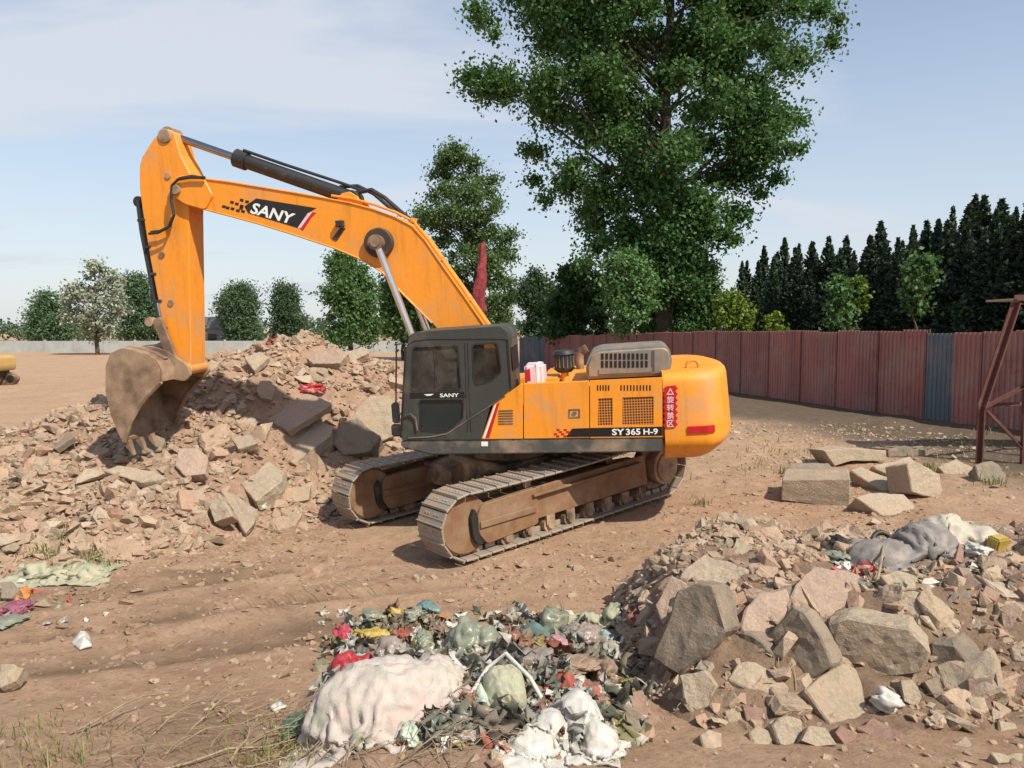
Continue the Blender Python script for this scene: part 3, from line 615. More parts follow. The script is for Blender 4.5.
traced('concrete_slab', q5b((590, 300), (640, 292), (660, 315), (610, 330)), (245, 450), 50, 0, .15, M_CONC, 'pale slab left of the broken beam', SL, proud=.16)
traced('concrete_slab', q5b((0, 690), (0, 672), (30, 668), (50, 690), (30, 712), (0, 712)), (10, 598), 60, 0, .15, M_CONCG, 'flat grey sheet at the left edge below the heap', SL, proud=.16)
traced('concrete_slab', [(0, 688), (0, 664), (14, 664), (23, 668), (15, 682)], (8, 686), 50, 0, .12, M_CONC, 'pale slab at the left edge of the rutted soil', SL, proud=.16)
def to_px(P):
    P = np.asarray(P); yv = P[:, 1]; dz_ = P[:, 2] - CAM_Z; dep = yv * FW.y + dz_ * FW.z; upc = yv * UP.y + dz_ * UP.z
    return 512 + F_PX * P[:, 0] / dep, 384 - F_PX * upc / dep
def clear_of_keys(P):
    X, Y = to_px(P); ok = np.ones(len(P), bool)
    for x0, x1, y0, y1 in KEYS: ok &= ~((X > x0) & (X < x1) & (Y > y0) & (Y < y1))
    return ok
# left heap: small stuff, then 300 singly built stones
def heap_points(n, fn, x0, x1, y0, y1, hmin=0.02, front=True):
    out = []
    while len(out) < n:
        x = RNG.uniform(x0, x1, 4 * n); y = RNG.uniform(y0, y1, 4 * n); h = fn(x, y); ok = h > hmin
        out += list(np.stack([x, y], -1)[ok])
    return np.array(out[:n])
pts = heap_points(24000, heap_left, -15.5, 1, 8.6, 20.5)
P = on_surface(pts[:, 0], pts[:, 1]); P = P[clear_of_keys(P) | (RNG.random(len(P)) < .25)]; S = np.exp(RNG.normal(math.log(.115), .55, len(P))); P[:, 2] += S * .05
scatter_joined('small_rubble', P, S, CH_ARR, M_ROCK, rubble_heap)
pts = heap_points(520, heap_left, -11.5, -.8, 9.0, 18.2)
P = on_surface(pts[:, 0], pts[:, 1]); P = P[clear_of_keys(P)][:300]; S = np.clip(np.exp(RNG.normal(math.log(.33), .38, len(P))), .2, .85)
scatter_parts('stone', P, S, CHUNKS, rubble_heap, .32, .06)
# fringe of loose rubble in front of the left heap, along the tracks and across the yard
def ground_scatter(name, n, x0, x1, y0, y1, med, sig, arrs, mat_, dens=None):
    x = RNG.uniform(x0, x1, n); y = RNG.uniform(y0, y1, n)
    keep = RNG.random(n) < (dens(x, y) if dens else 1); x, y = x[keep], y[keep]
    P = on_surface(x, y); S = np.exp(RNG.normal(math.log(med), sig, len(P))); P[:, 2] += S * .02
    return scatter_joined(name, P, S, arrs, mat_, None, .35)
tag(ground_scatter('loose_pebbles', 30000, -11, 11, 4.0, 21, .050, .55, CH_ARR, M_ROCK, lambda x, y: np.clip(.12 + 2.0 * fbm(x * .45, y * .45, 3, 71) + .7 * np.exp(-np.abs(heap_left(x, y)) * 3) + .5 * (x > 5), 0.05, 1)), 'loose pebbles and crumbs strewn over the soil', 'pebbles', kind='stuff')

tag(ground_scatter('soil_clods', 15000, -9, 10, 4.0, 14, .060, .5, CH_ARR[:9], M_HEAPSOIL, lambda x, y: np.clip(.10 + 1.6 * rut_mask(x, y) * vnoise(x * 2, y * 2, 5) + 2.2 * fbm(x * .7, y * .7, 3, 171) + .6 * np.exp(-np.abs(heap_right(x, y)) * 6) + .5 * np.exp(-np.abs(heap_left(x, y)) * 4), .04, 1)), 'crumbled clods of earth strewn over the yard', 'clods', kind='stuff')
# right foreground heap
pts = heap_points(9500, heap_right, 1.0, 9, 4.9, 9.2); P = on_surface(pts[:, 0], pts[:, 1]); P = P[clear_of_keys(P) | (RNG.random(len(P)) < .3)]; S = np.exp(RNG.normal(math.log(.085), .5, len(P)))
scatter_joined('small_rubble', P, S, CH_ARR + BR_ARR, M_ROCK, stone_heap)
pts = heap_points(700, heap_right, 3.0, 8, 4.9, 8.4); pts = pts[RNG.random(len(pts)) < sstep(2.6, 4.0, pts[:, 0])]
P = on_surface(pts[:, 0], pts[:, 1]); P = P[clear_of_keys(P)][:240]; S = np.clip(RNG.normal(.24, .04, len(P)), .16, .34); scatter_parts('brick', P, S, BRICKS, stone_heap, .35, .05)
pts = heap_points(420, heap_right, 1.0, 7.5, 5.0, 8.6, .1); P = on_surface(pts[:, 0], pts[:, 1]); P = P[clear_of_keys(P) | (RNG.random(len(P)) < .35)][:250]; S = np.clip(np.exp(RNG.normal(math.log(.27), .38, len(P))), .15, .62)
scatter_parts('stone', P, S, CHUNKS, stone_heap, .3)

#@@PART2
# ------------------------------------------------------------------ the excavator
TF = Vector((-.777, -.63, 0)).normalized()
nrm = Vector((-SLOPE * .777, -SLOPE * .63, 1)).normalized()
XA = (TF - nrm * TF.dot(nrm)).normalized(); YA = nrm.cross(XA)
CX, CY = .05, 12.64
CZ = SLOPE * plane_s(CX, CY)
M0 = Matrix(((XA.x, YA.x, nrm.x, CX), (XA.y, YA.y, nrm.y, CY), (XA.z, YA.z, nrm.z, CZ), (0, 0, 0, 1)))
SWING = math.atan2(math.sin(R(172)), math.cos(R(172))) - math.atan2(TF.y, TF.x)
MS = Matrix.Rotation(SWING, 4, 'Z'); MU = M0 @ MS; MUI = MU.inverted()
def up(px, py, y=1.5):      # pixel -> (x, z) in the upper structure's frame on the plane at this y
    o = MUI @ CAM; d = MUI.to_3x3() @ ray(px, py); t = (y - o.y) / d.y; q = o + d * t; return (q.x, q.z)
def ups(pts, y=1.5): return [up(a, b_, y) for a, b_ in pts]
EX = empty('excavator', mat=M0); tag(EX, 'large orange crawler excavator with dark cab digging into the rubble heap', 'excavator')
def U(b, name, mat_, parent=None, bevel=0, seg=2, smooth=None):
    if parent is None: return b.build(name, mat_, EX, MS, bevel, seg, smooth)
    return b.build(name, mat_, parent, None, bevel, seg, smooth)

# --- crawler tracks
def stadium(x0, z0, r0, x1, z1, r1, step):
    pts = []
    for i in range(60): a = -PI / 2 + PI * i / 60; pts.append((x0 + r0 * math.cos(a), z0 + r0 * math.sin(a)))
    for i in range(60):
        t = i / 60; pts.append((x0 + (x1 - x0) * t, z0 + r0 + (z1 + r1 - z0 - r0) * t - .045 * math.sin(PI * t)))
    for i in range(60): a = PI / 2 + PI * i / 60; pts.append((x1 + r1 * math.cos(a), z1 + r1 * math.sin(a)))
    for i in range(60): t = i / 60; pts.append((x1 + (x0 - x1) * t, z1 - r1 + (z0 - r0 - z1 + r1) * t))
    P_ = np.array(pts + [pts[0]]); d = np.hypot(*np.diff(P_, axis=0).T); s = np.concatenate([[0], np.cumsum(d)])
    n = int(round(s[-1] / step)); q = np.linspace(0, s[-1], n, endpoint=False)
    X = np.interp(q, s, P_[:, 0]); Z = np.interp(q, s, P_[:, 1]); X2 = np.interp((q + .02) % s[-1], s, P_[:, 0]); Z2 = np.interp((q + .02) % s[-1], s, P_[:, 1])
    return X, Z, np.arctan2(Z2 - Z, X2 - X)
sh = MB(); sh.box((0, 0, 0), (.208, .6, .026))
sh.box((-.088, 0, -.022), (.02, .596, .03)); sh.box((.0, 0, -.016), (.012, .596, .012))
for by_ in (-.14, -.07, .07, .14): sh.box((.05, by_, -.018), (.03, .03, .014))
sh.box((0, .09, .05), (.17, .05, .07)); sh.box((0, -.09, .05), (.17, .05, .07))
SHOE = sh.mesh('track_shoe', .005, 1); SHOE.materials.append(M_SHOE)
for side in (1, -1):
    yc = 1.3 * side
    f = MB()   # main side frame with sloping shoulders
    f.prism(rounded([(1.72, .34), (1.78, .50), (1.72, .68), (.9, .76), (-.9, .80), (-1.55, .76), (-1.62, .40), (-1.2, .33)], .04), yc - .16, yc + .16)
    tr_ = f.build('track', M_FRAME, EX, None, .012, 1)
    for fs_ in (side, -side):
        g = MB(); g.prism(rounded([(1.74, .20), (1.86, .36), (1.88, .60), (1.78, .76), (.8, .80), (.8, .26)], .06), yc + .15 * fs_, yc + .25 * fs_); g.build('idler_guard', M_FRAME, tr_, None, .01, 1)
        g = MB(); g.prism(rounded([(1.90, .24), (1.97, .36), (1.99, .62), (1.92, .74), (1.87, .62), (1.875, .36), (1.80, .22)], .03), yc + .15 * fs_, yc + .262 * fs_); g.build('guard_slot', M_BLACK, tr_, None, .005, 1)
        g = MB(); g.prism([(.85, .45), (.85, .54), (1.85, .54), (1.85, .45)], yc + .252 * fs_, yc + .28 * fs_); g.build('guard_rib', M_FRAME, tr_, None, .006, 1)
    g = MB(); g.prism([(-1.6, .34), (-1.55, .84), (.79, .79), (.79, .32)], yc + .165 * side, yc + .215 * side); g.build('side_plate', M_FRAME, tr_, None, .01, 1)
    g = MB(); g.prism([(-1.4, .72), (-1.4, .755), (.9, .715), (.9, .68)], yc + .218 * side, yc + .30 * side); g.build('step_ledge', M_FRAME, tr_, None, .006, 1)
    g = MB(); g.cyl((2.03, yc - .19, .52), (2.03, yc + .19, .52), .40, n=28); g.cyl((2.03, yc - .1, .52), (2.03, yc + .1, .52), .425, n=28); g.build('idler', M_FRAME, tr_, None, .02, 1, .5)
    g = MB(); n = 42; prof = []
    for i in range(n): a = 2 * PI * i / n; rr = .45 if i % 2 else .40; prof.append((-2.02 + rr * math.cos(a), .56 + rr * math.sin(a)))
    g.prism(prof, yc - .05, yc + .05); g.cyl((-2.02, yc - .22, .56), (-2.02, yc + .26, .56), .30, n=24); g.cyl((-2.02, yc + .26 * side, .56), (-2.02, yc + .30 * side, .56), .24, n=24); g.build('sprocket', M_UNDER, tr_, None, .01, 1, .5)
    for i in range(8):
        g = MB(); x = -1.45 + i * .40; g.cyl((x, yc - .2, .185), (x, yc + .2, .185), .115, n=16); g.cyl((x, yc - .24, .185), (x, yc + .24, .185), .06, n=12); g.box((x, yc + .2 * side, .26), (.16, .06, .14)); g.build('track_roller', M_UNDER, tr_)
    for x in (.9, -.8):
        g = MB(); g.cyl((x, yc - .15, .87), (x, yc + .15, .87), .075, n=14); g.box((x, yc, .80), (.1, .1, .12)); g.build('carrier_roller', M_UNDER, tr_)
    X_, Z_, A_ = stadium(2.03, .52, .445, -2.02, .56, .465, .218)
    for x, z, a in zip(X_, Z_, A_):
        o = bpy.data.objects.new('track_shoe', SHOE); COL.objects.link(o); o.parent = tr_
        o.matrix_local = Matrix.Translation((x, yc, z)) @ Matrix.Rotation(-a, 4, 'Y')
g = MB()
for sx_ in (1, -1):
    for sy_ in (1, -1): g.prism([(.0, .0)] * 0 or [(sx_ * .25, .5), (sx_ * .25, .95), (sx_ * 1.0, .85), (sx_ * 1.0, .5)], sy_ * .35, sy_ * 1.16)
g.box((0, 0, .78), (1.5, 1.5, .42)); g.build('undercarriage_frame', M_UNDER, EX, None, .02, 1)
g = MB(); g.cyl((0, 0, .97), (0, 0, 1.22), .68, n=36); U(g, 'swing_ring', M_UNDER, smooth=.5)

# --- upper deck and body
xf = 1.30; xr = up(663, 400)[0]
g = MB(); g.prism(ups([(401, 447.5), (400.5, 441), (662.5, 437.6), (662.5, 452), (432, 455)], 1.505), -1.46, 1.505); U(g, 'deck_frame', M_SKIRT, None, .02)
zt = 2.235
g = MB(); g.prism([(-.50, 1.37), (-.50, 2.12), (-.62, zt - .03), (xr, zt - .03), (xr, 1.37)], -1.5, 1.44); body = U(g, 'engine_bay', M_ORANGE, None, .04, 3, .6)
g = MB(); g.prism(rounded([(.95, 1.37), (.95, 1.9), (.8, 2.05), (-.48, 2.15), (-.48, 1.37)], .06), -1.5, -.55); U(g, 'fuel_tank', M_ORANGE, None, .03)
g = MB(); g.box((.5, 0, 1.62), (1.1, .9, .5)); U(g, 'boom_bracket', M_UNDER, None, .02)
P1 = ups([(481, 439.5), (493.5, 404.5), (500, 399), (516, 387.5), (520.5, 384), (522.6, 383.6), (522.6, 439)])
P2 = ups([(523.6, 383.6), (589, 380.8), (589, 438), (523.6, 439)]); P3 = ups([(590, 380.8), (662.4, 377.5), (662.4, 437), (590, 438)])
g = MB(); g.prism(P1, 1.445, 1.50); sp1 = U(g, 'side_panel', M_ORANGE, None, .008, 1)
g = MB(); g.prism(P2, 1.445, 1.50); sp2 = U(g, 'side_panel', M_ORANGE, None, .008, 1)
g3 = plate(P3, [ups([(598, 398.5), (612.5, 398), (612.5, 425.5), (598, 426)]), ups([(622.5, 397.5), (653.5, 396.5), (653.5, 424.8), (622.5, 425.3)])], 1.445, 1.50)
sp3 = link('side_panel', g3, M_ORANGE, EX, MS)
for gx0, gx1 in ((597.6, 612.9), (622.1, 654)):
    g = MB(); g.prism(ups([(gx0, 398), (gx1, 397), (gx1, 425.8), (gx0, 426.3)]), 1.47, 1.488); U(g, 'grille', M_PERF, sp3)
for k in range(15):
    px = 597 + k * 2.75 if k < 5 else 620.5 + (k - 5) * 3.2
    g = MB(); g.prism(ups([(px, 385.2), (px + 1.3, 385.1), (px + 1.3, 390.6), (px, 390.7)]), 1.49, 1.503); U(g, 'vent_slot', M_DECALBLACK, sp3)
for k in range(6):
    g = MB(); y_ = 410.3 + k * 2.6; g.prism(ups([(498.5, y_), (513, y_ - .3), (513, y_ + .7), (498.5, y_ + 1)]), 1.495, 1.508); U(g, 'louvre', M_SKIRT, sp1)
g = MB(); g.prism(ups([(483, 437.8), (494.6, 405.6), (496.4, 404.3), (485.2, 437.8)]), 1.498, 1.504); U(g, 'white_stripe', M_WHITE, sp1)
g = MB(); g.prism(ups([(485.4, 437.8), (496.6, 404.2), (499.8, 402), (489.3, 437.8)]), 1.498, 1.5045); U(g, 'red_stripe', M_RED, sp1)
g = MB(); g.prism(ups([(481.5, 441.5), (488, 441.5), (488, 446), (481.5, 446)]), 1.50, 1.512); U(g, 'marker_plate', M_WHITE, sp1)
g = MB()
em = ups([(568.5, 409.2), (580, 408.8), (580, 418), (568.5, 418.4)]); ei = ups([(570, 410.6), (578.5, 410.3), (578.5, 416.6), (570, 417)])
link('emblem_frame', plate(em, [ei], 1.499, 1.505), M_SKIRT, sp2)
g = MB(); g.prism(ups([(573.5, 411.5), (576, 411.4), (577, 413.4), (575, 415.8), (572.5, 415.9), (571.5, 413.7)]), 1.499, 1.505); U(g, 'emblem_mark', M_SKIRT, sp2)
# model strip: chequers that close up into a black band
g = MB(); g.prism(ups([(572, 428.6), (589, 428), (589, 436.7), (566, 437)]), 1.499, 1.504); U(g, 'black_band', M_DECALBLACK, sp2)
g = MB(); g.prism(ups([(590, 428), (662.3, 426.6), (662.3, 435.6), (590, 436.7)]), 1.499, 1.504); U(g, 'black_band', M_DECALBLACK, sp3)
g = MB()
for r_ in range(4):
    for c_ in range(5):
        if (r_ + c_) % 2 == 0:
            x0 = 553 + c_ * 3.6 + (3 - r_) * 1.3; y0 = 428.8 + r_ * 2.1
            if x0 < 570: g.prism(ups([(x0, y0), (x0 + 2.9, y0), (x0 + 2.5, y0 + 2), (x0 - .4, y0 + 2)]), 1.499, 1.504)
U(g, 'chequer', M_RED, sp2)
def text_on(txt, p0, p1, hpx, y, material, parent, name='lettering', shear=0, bold=.008, off=.003, squash=True):
    """lettering whose baseline runs from pixel p0 to p1, cap height in pixels, on the plane at y"""
    cu = bpy.data.curves.new('txt', 'FONT'); cu.body = txt; cu.size = 1; cu.shear = shear; cu.offset = bold * 1.2; cu.extrude = .004; cu.resolution_u = 3
    ob = bpy.data.objects.new('txt', cu); COL.objects.link(ob); dg = bpy.context.evaluated_depsgraph_get(); dg.update()
    me_ = bpy.data.meshes.new_from_object(ob.evaluated_get(dg)); bpy.data.objects.remove(ob)
    V = np.array([v.co[:] for v in me_.vertices])
    if not len(V): return None
    x0, x1 = V[:, 0].min(), V[:, 0].max(); y0, y1 = V[:, 1].min(), V[:, 1].max()
    a = np.array(up(*p0, y)); b_ = np.array(up(*p1, y)); e = b_ - a; up_ = np.array(up(p0[0], p0[1] - hpx, y)) - a
    hh = np.linalg.norm(up_); eu = e / np.linalg.norm(e); pu = np.array([-eu[1], eu[0]]);
    if pu[1] < 0: pu = -pu
    for v in me_.vertices:
        q = a + e * ((v.co.x - x0) / (x1 - x0)) + pu * hh * ((v.co.y - y0) / (y1 - y0)); v.co = (q[0], y + off + v.co.z * .3, q[1])
    return link(name, me_, material, parent)
text_on('SY', (612, 435.2), (624.5, 435), 6.3, 1.504, M_WHITE, sp3, bold=.02); text_on('365', (626, 435), (640.5, 434.7), 6.3, 1.504, M_WHITE, sp3, bold=.02)
text_on('H-9', (643.5, 434.7), (658, 434.4), 6.0, 1.504, M_WHITE, sp3, bold=.02)

# --- counterweight: rings following the tail arc
def cw_ring(ins, z):
    pts = [(xr - .01, -1.50 + ins), (xr - .01, 1.50 - ins)]
    rr = 3.50 - ins; yl = 1.50 - ins
    arc = []
    for i in range(17):
        yy = yl - .0 - (2 * yl) * i / 16; arc.append([-math.sqrt(max(0, rr * rr - yy * yy)), yy])
    a0 = arc[0][0]
    side = [(a0 + .42, yl), (a0 + .15, yl - .01), (a0 + .055, yl - .045), (a0 + .0, yl - .12)]
    arc2 = [(-math.sqrt(rr * rr - (yl - .24 - (2 * yl - .48) * i / 14) ** 2), yl - .24 - (2 * yl - .48) * i / 14) for i in range(15)]
    sideb = [(x, -y) for x, y in side[::-1]]
    return [(x, y, z) for x, y in pts[1:] + side + arc2 + sideb + pts[:1]]
cwz = [(.42, 1.06), (.28, 1.075), (.05, 1.27), (.012, 1.33), (.005, 1.40), (.02, 1.7), (.045, 2.10), (.052, 2.20), (.07, 2.265), (.11, 2.305), (.17, 2.325), (.5, 2.335)]
rings = [cw_ring(i_, z_) for i_, z_ in cwz]; nn = len(rings[0]); g = MB()
g.add([v for r_ in rings for v in r_], [(k * nn + j, k * nn + (j + 1) % nn, (k + 1) * nn + (j + 1) % nn, (k + 1) * nn + j) for k in range(len(rings) - 1) for j in range(nn)] + [tuple(range(nn)), tuple(range((len(rings) - 1) * nn, len(rings) * nn))])
cw = U(g, 'counterweight', M_ORANGE, None, 0, 2, .7)
for yy in (.9,):
    g = MB(); c0 = (up(693, 362, .95)[0], yy, 2.31)
    g.tube([(c0[0] + .085 * math.cos(a), c0[1], c0[2] + .085 * math.sin(a) + .05) for a in np.linspace(-.5, PI + .5, 13)], .026, 8); g.box((c0[0], yy, 2.32), (.24, .1, .03)); U(g, 'lifting_eye', M_ORANGE, cw)
dec = ups([(664.5, 386.5), (676.3, 385.2), (676.3, 427.2), (664.5, 428.2)], 1.5)
saw = []
for i in range(15): t = i / 14; saw.append((dec[0][0] + (dec[3][0] - dec[0][0]) * t + (.02 if i % 2 else -.012), dec[0][1] + (dec[3][1] - dec[0][1]) * t))
for i in range(15): t = 1 - i / 14; saw.append((dec[1][0] + (dec[2][0] - dec[1][0]) * t - (.02 if i % 2 else -.012), dec[1][1] + (dec[2][1] - dec[1][1]) * t))
g = MB(); g.prism(saw, 1.498, 1.503); wd = U(g, 'warning_decal', M_RED, cw)
tri = ups([(670.2, 387.8), (674, 394.6), (666.6, 394.8)], 1.503); tri2 = ups([(670.25, 389.8), (672.5, 393.7), (668.0, 393.8)], 1.503)
link('warning_triangle', plate(tri, [tri2], 1.5025, 1.506), M_PINK, wd)
for k, ch in enumerate('旋转禁区'):
    y1_ = 403.2 + k * 8.0
    text_on(ch, (667, y1_), (674, y1_ - .3), 6.9, 1.503, M_PINK, wd, 'character', bold=.012)
# red reflector wraps the rounded corner, with its arrow chip
def cw_surf(px, py, yg): return up(px, py, yg)
def side_strip(pts, y): g = MB(); g.prism(rounded(ups(pts, y), .03), y - .09, y + .004); return g
def cw_path(z, ins=.0):
    P_ = np.array([p[:2] for p in cw_ring(ins, z)[1:12]]); q = np.linspace(0, len(P_) - 1, 160); return np.stack([np.interp(q, np.arange(len(P_)), P_[:, i]) for i in (0, 1)], -1)
zr0, zr1 = up(700, 433, 1.45)[1], up(700, 425, 1.45)[1]
pp = cw_path((zr0 + zr1) / 2); W_ = np.array([(MU @ Vector((x, y, zr0)))[:] for x, y in pp]); cpx = 512 + F_PX * W_[:, 0] / (W_[:, 1] * FW.y + (W_[:, 2] - CAM_Z) * FW.z)
seg = pp[(cpx > 686) & (cpx < 715)]; g = MB(); kk = len(seg)
for x, y in seg:
    nv = np.array([x + 2.6, y * 1.6]); nv = nv / np.linalg.norm(nv)
    for d_, z_ in ((-.03, zr0), (.014, zr0 + .01), (.014, zr1 - .01), (-.03, zr1)): g.v.append((x + nv[0] * d_, y + nv[1] * d_, z_))
for i in range(kk - 1):
    for j in range(4): g.f.append((i * 4 + j, i * 4 + (j + 1) % 4, (i + 1) * 4 + (j + 1) % 4, (i + 1) * 4 + j))
g.f += [(0, 1, 2, 3), (kk * 4 - 1, kk * 4 - 2, kk * 4 - 3, kk * 4 - 4)]; U(g, 'reflector', M_RED, cw)
g = MB(); g.prism(ups([(687.5, 427.5), (692, 429.6), (688, 432)], 1.482), 1.48, 1.49); U(g, 'reflector_chip', M_PINK, cw)
g = MB(); g.tube([(xr, 1.47, 1.45), (xr, 1.495, 1.5), (xr, 1.495, 2.1)], .006, 6); U(g, 'panel_gap', M_DECALBLACK, cw)

# --- hood, exhaust, pre-cleaner and canister on top
hb = ups([(587, 379.5), (585.5, 366), (590, 354), (600, 350), (664, 346), (670, 349), (672.5, 362), (669, 375.5)], 1.05)
g = MB(); g.prism(rounded(hb, .05), -.1, 1.05); hood = U(g, 'engine_hood', M_MESH, None, .05, 3, .6)
for px in np.arange(601, 648, 4.4):
    for y0, y1_ in ((353.5, 359.5), (361, 367.5), ):
        g = MB(); g.prism(ups([(px, y0), (px + 2.6, y0 - .1), (px + 2.6, y1_), (px, y1_)], 1.05), 1.045, 1.056); U(g, 'hood_slot', M_DECALBLACK, hood)
g = MB(); g.prism(ups([(599, 369.5), (652, 367.5), (652, 372), (599, 374)], 1.05), 1.04, 1.065); U(g, 'hood_rail', M_MESH, hood)
g = MB(); g.prism(ups([(652, 350.5), (654.5, 350.4), (654.5, 371), (652, 371)], 1.05), 1.04, 1.06); U(g, 'hood_seam', M_SKIRT, hood)
ax_, az_ = up(565, 378, .75)
g = MB(); g.cyl((ax_, .75, 2.2), (ax_, .75, 2.34), .06, n=14); pc = U(g, 'precleaner', M_ORANGE, None, 0, 2, .6)
g = MB(); g.cyl((ax_, .75, 2.34), (ax_, .75, 2.40), .10, .17, 22); g.cyl((ax_, .75, 2.40), (ax_, .75, 2.62), .15, n=22); g.cyl((ax_, .75, 2.62), (ax_, .75, 2.67), .18, .14, 22); U(g, 'precleaner_bowl', M_BLACK, pc, 0, 2, .6)
g = MB()
for a in np.linspace(0, 2 * PI, 16, endpoint=False): g.box((ax_ + .152 * math.cos(a), .75 + .152 * math.sin(a), 2.51), (.012, .012, .18), Matrix.Rotation(a, 3, 'Z'))
U(g, 'precleaner_ribs', M_SKIRT, pc)
bx_, bz_ = up(536, 380, 1.0)
g = MB(); g.box((bx_, 1.0, 2.36), (.30, .34, .33)); can = U(g, 'canister', M_PINK, None, .04, 3, .6)
g = MB(); g.box((bx_ - .05, 1.0, 2.36), (.06, .35, .335)); U(g, 'canister_strap', M_WHITE, can, .01, 1)
g = MB(); g.prism([(bx_ + .06, 2.28), (bx_ + .06, 2.46), (bx_ + .13, 2.44), (bx_ + .13, 2.28)], 1.165, 1.175); U(g, 'canister_label', M_RED, can)
g = MB(); g.cyl((-1.15, -.9, 2.2), (-1.15, -.9, 2.5), .07, n=14); g.cyl((-1.15, -.9, 2.5), (-1.28, -.9, 2.56), .07, n=14); U(g, 'exhaust_pipe', M_UNDER, None, 0, 2, .6)
g = MB(); g.box((-.78, .75, 2.25), (.3, .7, .08)); U(g, 'top_cover', M_ORANGE, None, .02)

# --- cab
out_ = ups([(401.5, 440), (403.5, 390), (406, 349), (409, 340), (415, 336.5), (430, 335), (499, 331.5), (506, 336), (508.5, 343), (511.5, 389), (500, 399), (490, 407), (481, 439.5)])
W1 = rounded(ups([(412.5, 346.5), (458, 344.5), (462, 390), (410.8, 391)]), .05)
W2 = rounded(ups([(419, 399.5), (464, 399), (464, 417.5), (447, 433), (420, 431)]), [.04, .03, .03, .12, .05])
W3 = rounded(ups([(472, 343.5), (498, 342), (502, 372), (492, 381), (476, 385.8), (473, 379)]), .05)
CABY0, CABY1 = .52, 1.50
cab = link('cab', plate(out_, [W1, W2, W3], CABY1 - .05, CABY1), M_DARK, EX, MS)
def inset(poly, k):
    c = np.mean(np.array(poly), 0); return [tuple(c + (np.array(p) - c) * k) for p in poly]
def ring_part(name, W, k0, k1, y0, y1, mat_, par): return link(name, plate([tuple(p) for p in inset(W, k0)], [[tuple(p) for p in inset(W, k1)]], y0, y1), mat_, par)
ring_part('window_seal', W1, 1.0, .95, CABY1 - .03, CABY1 + .008, M_BLACK, cab); ring_part('window_seal', W3, 1.0, .93, CABY1 - .03, CABY1 + .008, M_BLACK, cab); ring_part('window_seal', W2, 1.0, .95, CABY1 - .03, CABY1 + .008, M_BLACK, cab)
for nm, W, mt in (('door_window', W1, M_GLASS), ('door_lower_window', W2, M_GLASSD), ('rear_side_window', W3, M_GLASS)):
    g = MB(); g.prism(inset(W, .99), CABY1 - .028, CABY1 - .02); U(g, nm, mt, cab)
# a sliding-glass bar in the door window
g = MB(); a0 = up(434.5, 346); a1 = up(435.5, 390); g.prism([(a0[0] - .012, a0[1]), (a0[0] + .012, a0[1]), (a1[0] + .012, a1[1]), (a1[0] - .012, a1[1])], CABY1 - .04, CABY1 - .012); U(g, 'window_bar', M_BLACK, cab)
g = MB(); g.prism(ups([(410, 392.5), (464, 391.5), (465.5, 397.5), (410, 398.5)]), CABY1 - .01, CABY1 + .006); band = U(g, 'door_band', M_DECALBLACK, cab, .004, 1)
text_on('SANY', (440, 397.3), (459, 397), 3.8, CABY1 + .006, M_WHITE, band, bold=.015); 
g = MB(); g.prism(ups([(424, 394.2), (434, 393.8), (431, 395.6), (427, 395.8)]), CABY1 + .004, CABY1 + .008); U(g, 'door_emblem', M_WHITE, band)
g = MB(); dl = ups([(408, 438.2), (430, 437), (447, 434), (465, 422), (488, 407.5), (505, 396)]); g.tube([(x, CABY1 + .002, z) for x, z in dl], .010, 6); U(g, 'door_trim', M_SKIRT, cab)
for xa in (465.5, 468.5):
    g = MB(); a0 = up(xa - .8, 343); a1 = up(xa + 2.3, 432); g.tube([(a0[0], CABY1 + .002, a0[1]), (a1[0], CABY1 + .002, a1[1])], .006, 6); U(g, 'door_edge', M_BLACK, cab)
xF0 = min(p[0] for p in out_); xF1 = max(p[0] for p in out_); ztop = max(p[1] for p in out_)
# far side, roof, back, floor, front frame
g3 = plate(out_, [W1, W3], CABY0, CABY0 + .05); link('cab_inner_side', g3, M_DARK, cab)
g = MB(); g.prism(inset(W1, .99), CABY0 + .02, CABY0 + .028); U(g, 'far_window', M_GLASS, cab)
rf = ups([(407.5, 345), (409, 336), (414, 332.5), (430, 331), (500, 326.2), (507, 331), (509, 341), (505, 339), (430, 339), (414, 341)])
g = MB(); g.prism(rounded(rf, .03), CABY0 - .01, CABY1 + .012); roof = U(g, 'roof', M_DARK, cab, .05, 3, .7)
rp = ups([(507.5, 341), (511.0, 389), (511.2, 400), (508.5, 400), (505, 341)])
xb = min(up(508.5, 343)[0], up(511.5, 389)[0]); xb2 = up(508.5, 343)[0]; xb3 = up(511.5, 389)[0]; zb0 = 1.37; zb1 = up(508.5, 340)[1]; zb2 = up(511.5, 389)[1]
g = MB(); g.add([(xb2, CABY0, zb1), (xb2, CABY1, zb1), (xb3, CABY1, zb2), (xb3, CABY0, zb2), (xb2 + .04, CABY0, zb1), (xb2 + .04, CABY1, zb1), (xb3 + .04, CABY1, zb2), (xb3 + .04, CABY0, zb2)], [(0, 1, 2, 3), (7, 6, 5, 4), (0, 4, 5, 1), (1, 5, 6, 2), (2, 6, 7, 3), (3, 7, 4, 0)])
g.box((xb3 + .02, (CABY0 + CABY1) / 2, (zb2 + 1.37) / 2), (.04, CABY1 - CABY0 - .02, zb2 - 1.37 - .01)); U(g, 'back_wall', M_DARK, cab)
g = MB(); g.add([(xb2 - .006, CABY0 + .15, zb1 - .12), (xb2 - .006, CABY1 - .15, zb1 - .12), (xb2 - .02, CABY1 - .15, zb1 - .46), (xb2 - .02, CABY0 + .15, zb1 - .46)], [(0, 1, 2, 3)]); U(g, 'back_window', M_GLASSD, cab)
g = MB(); g.box(((xF0 + xF1) / 2, 1.01, 1.40), (xF1 - xF0 - .06, .9, .06)); U(g, 'cab_floor', M_BLACK, cab)
fr_top = up(406.5, 347); fr_bot = up(401.5, 438)
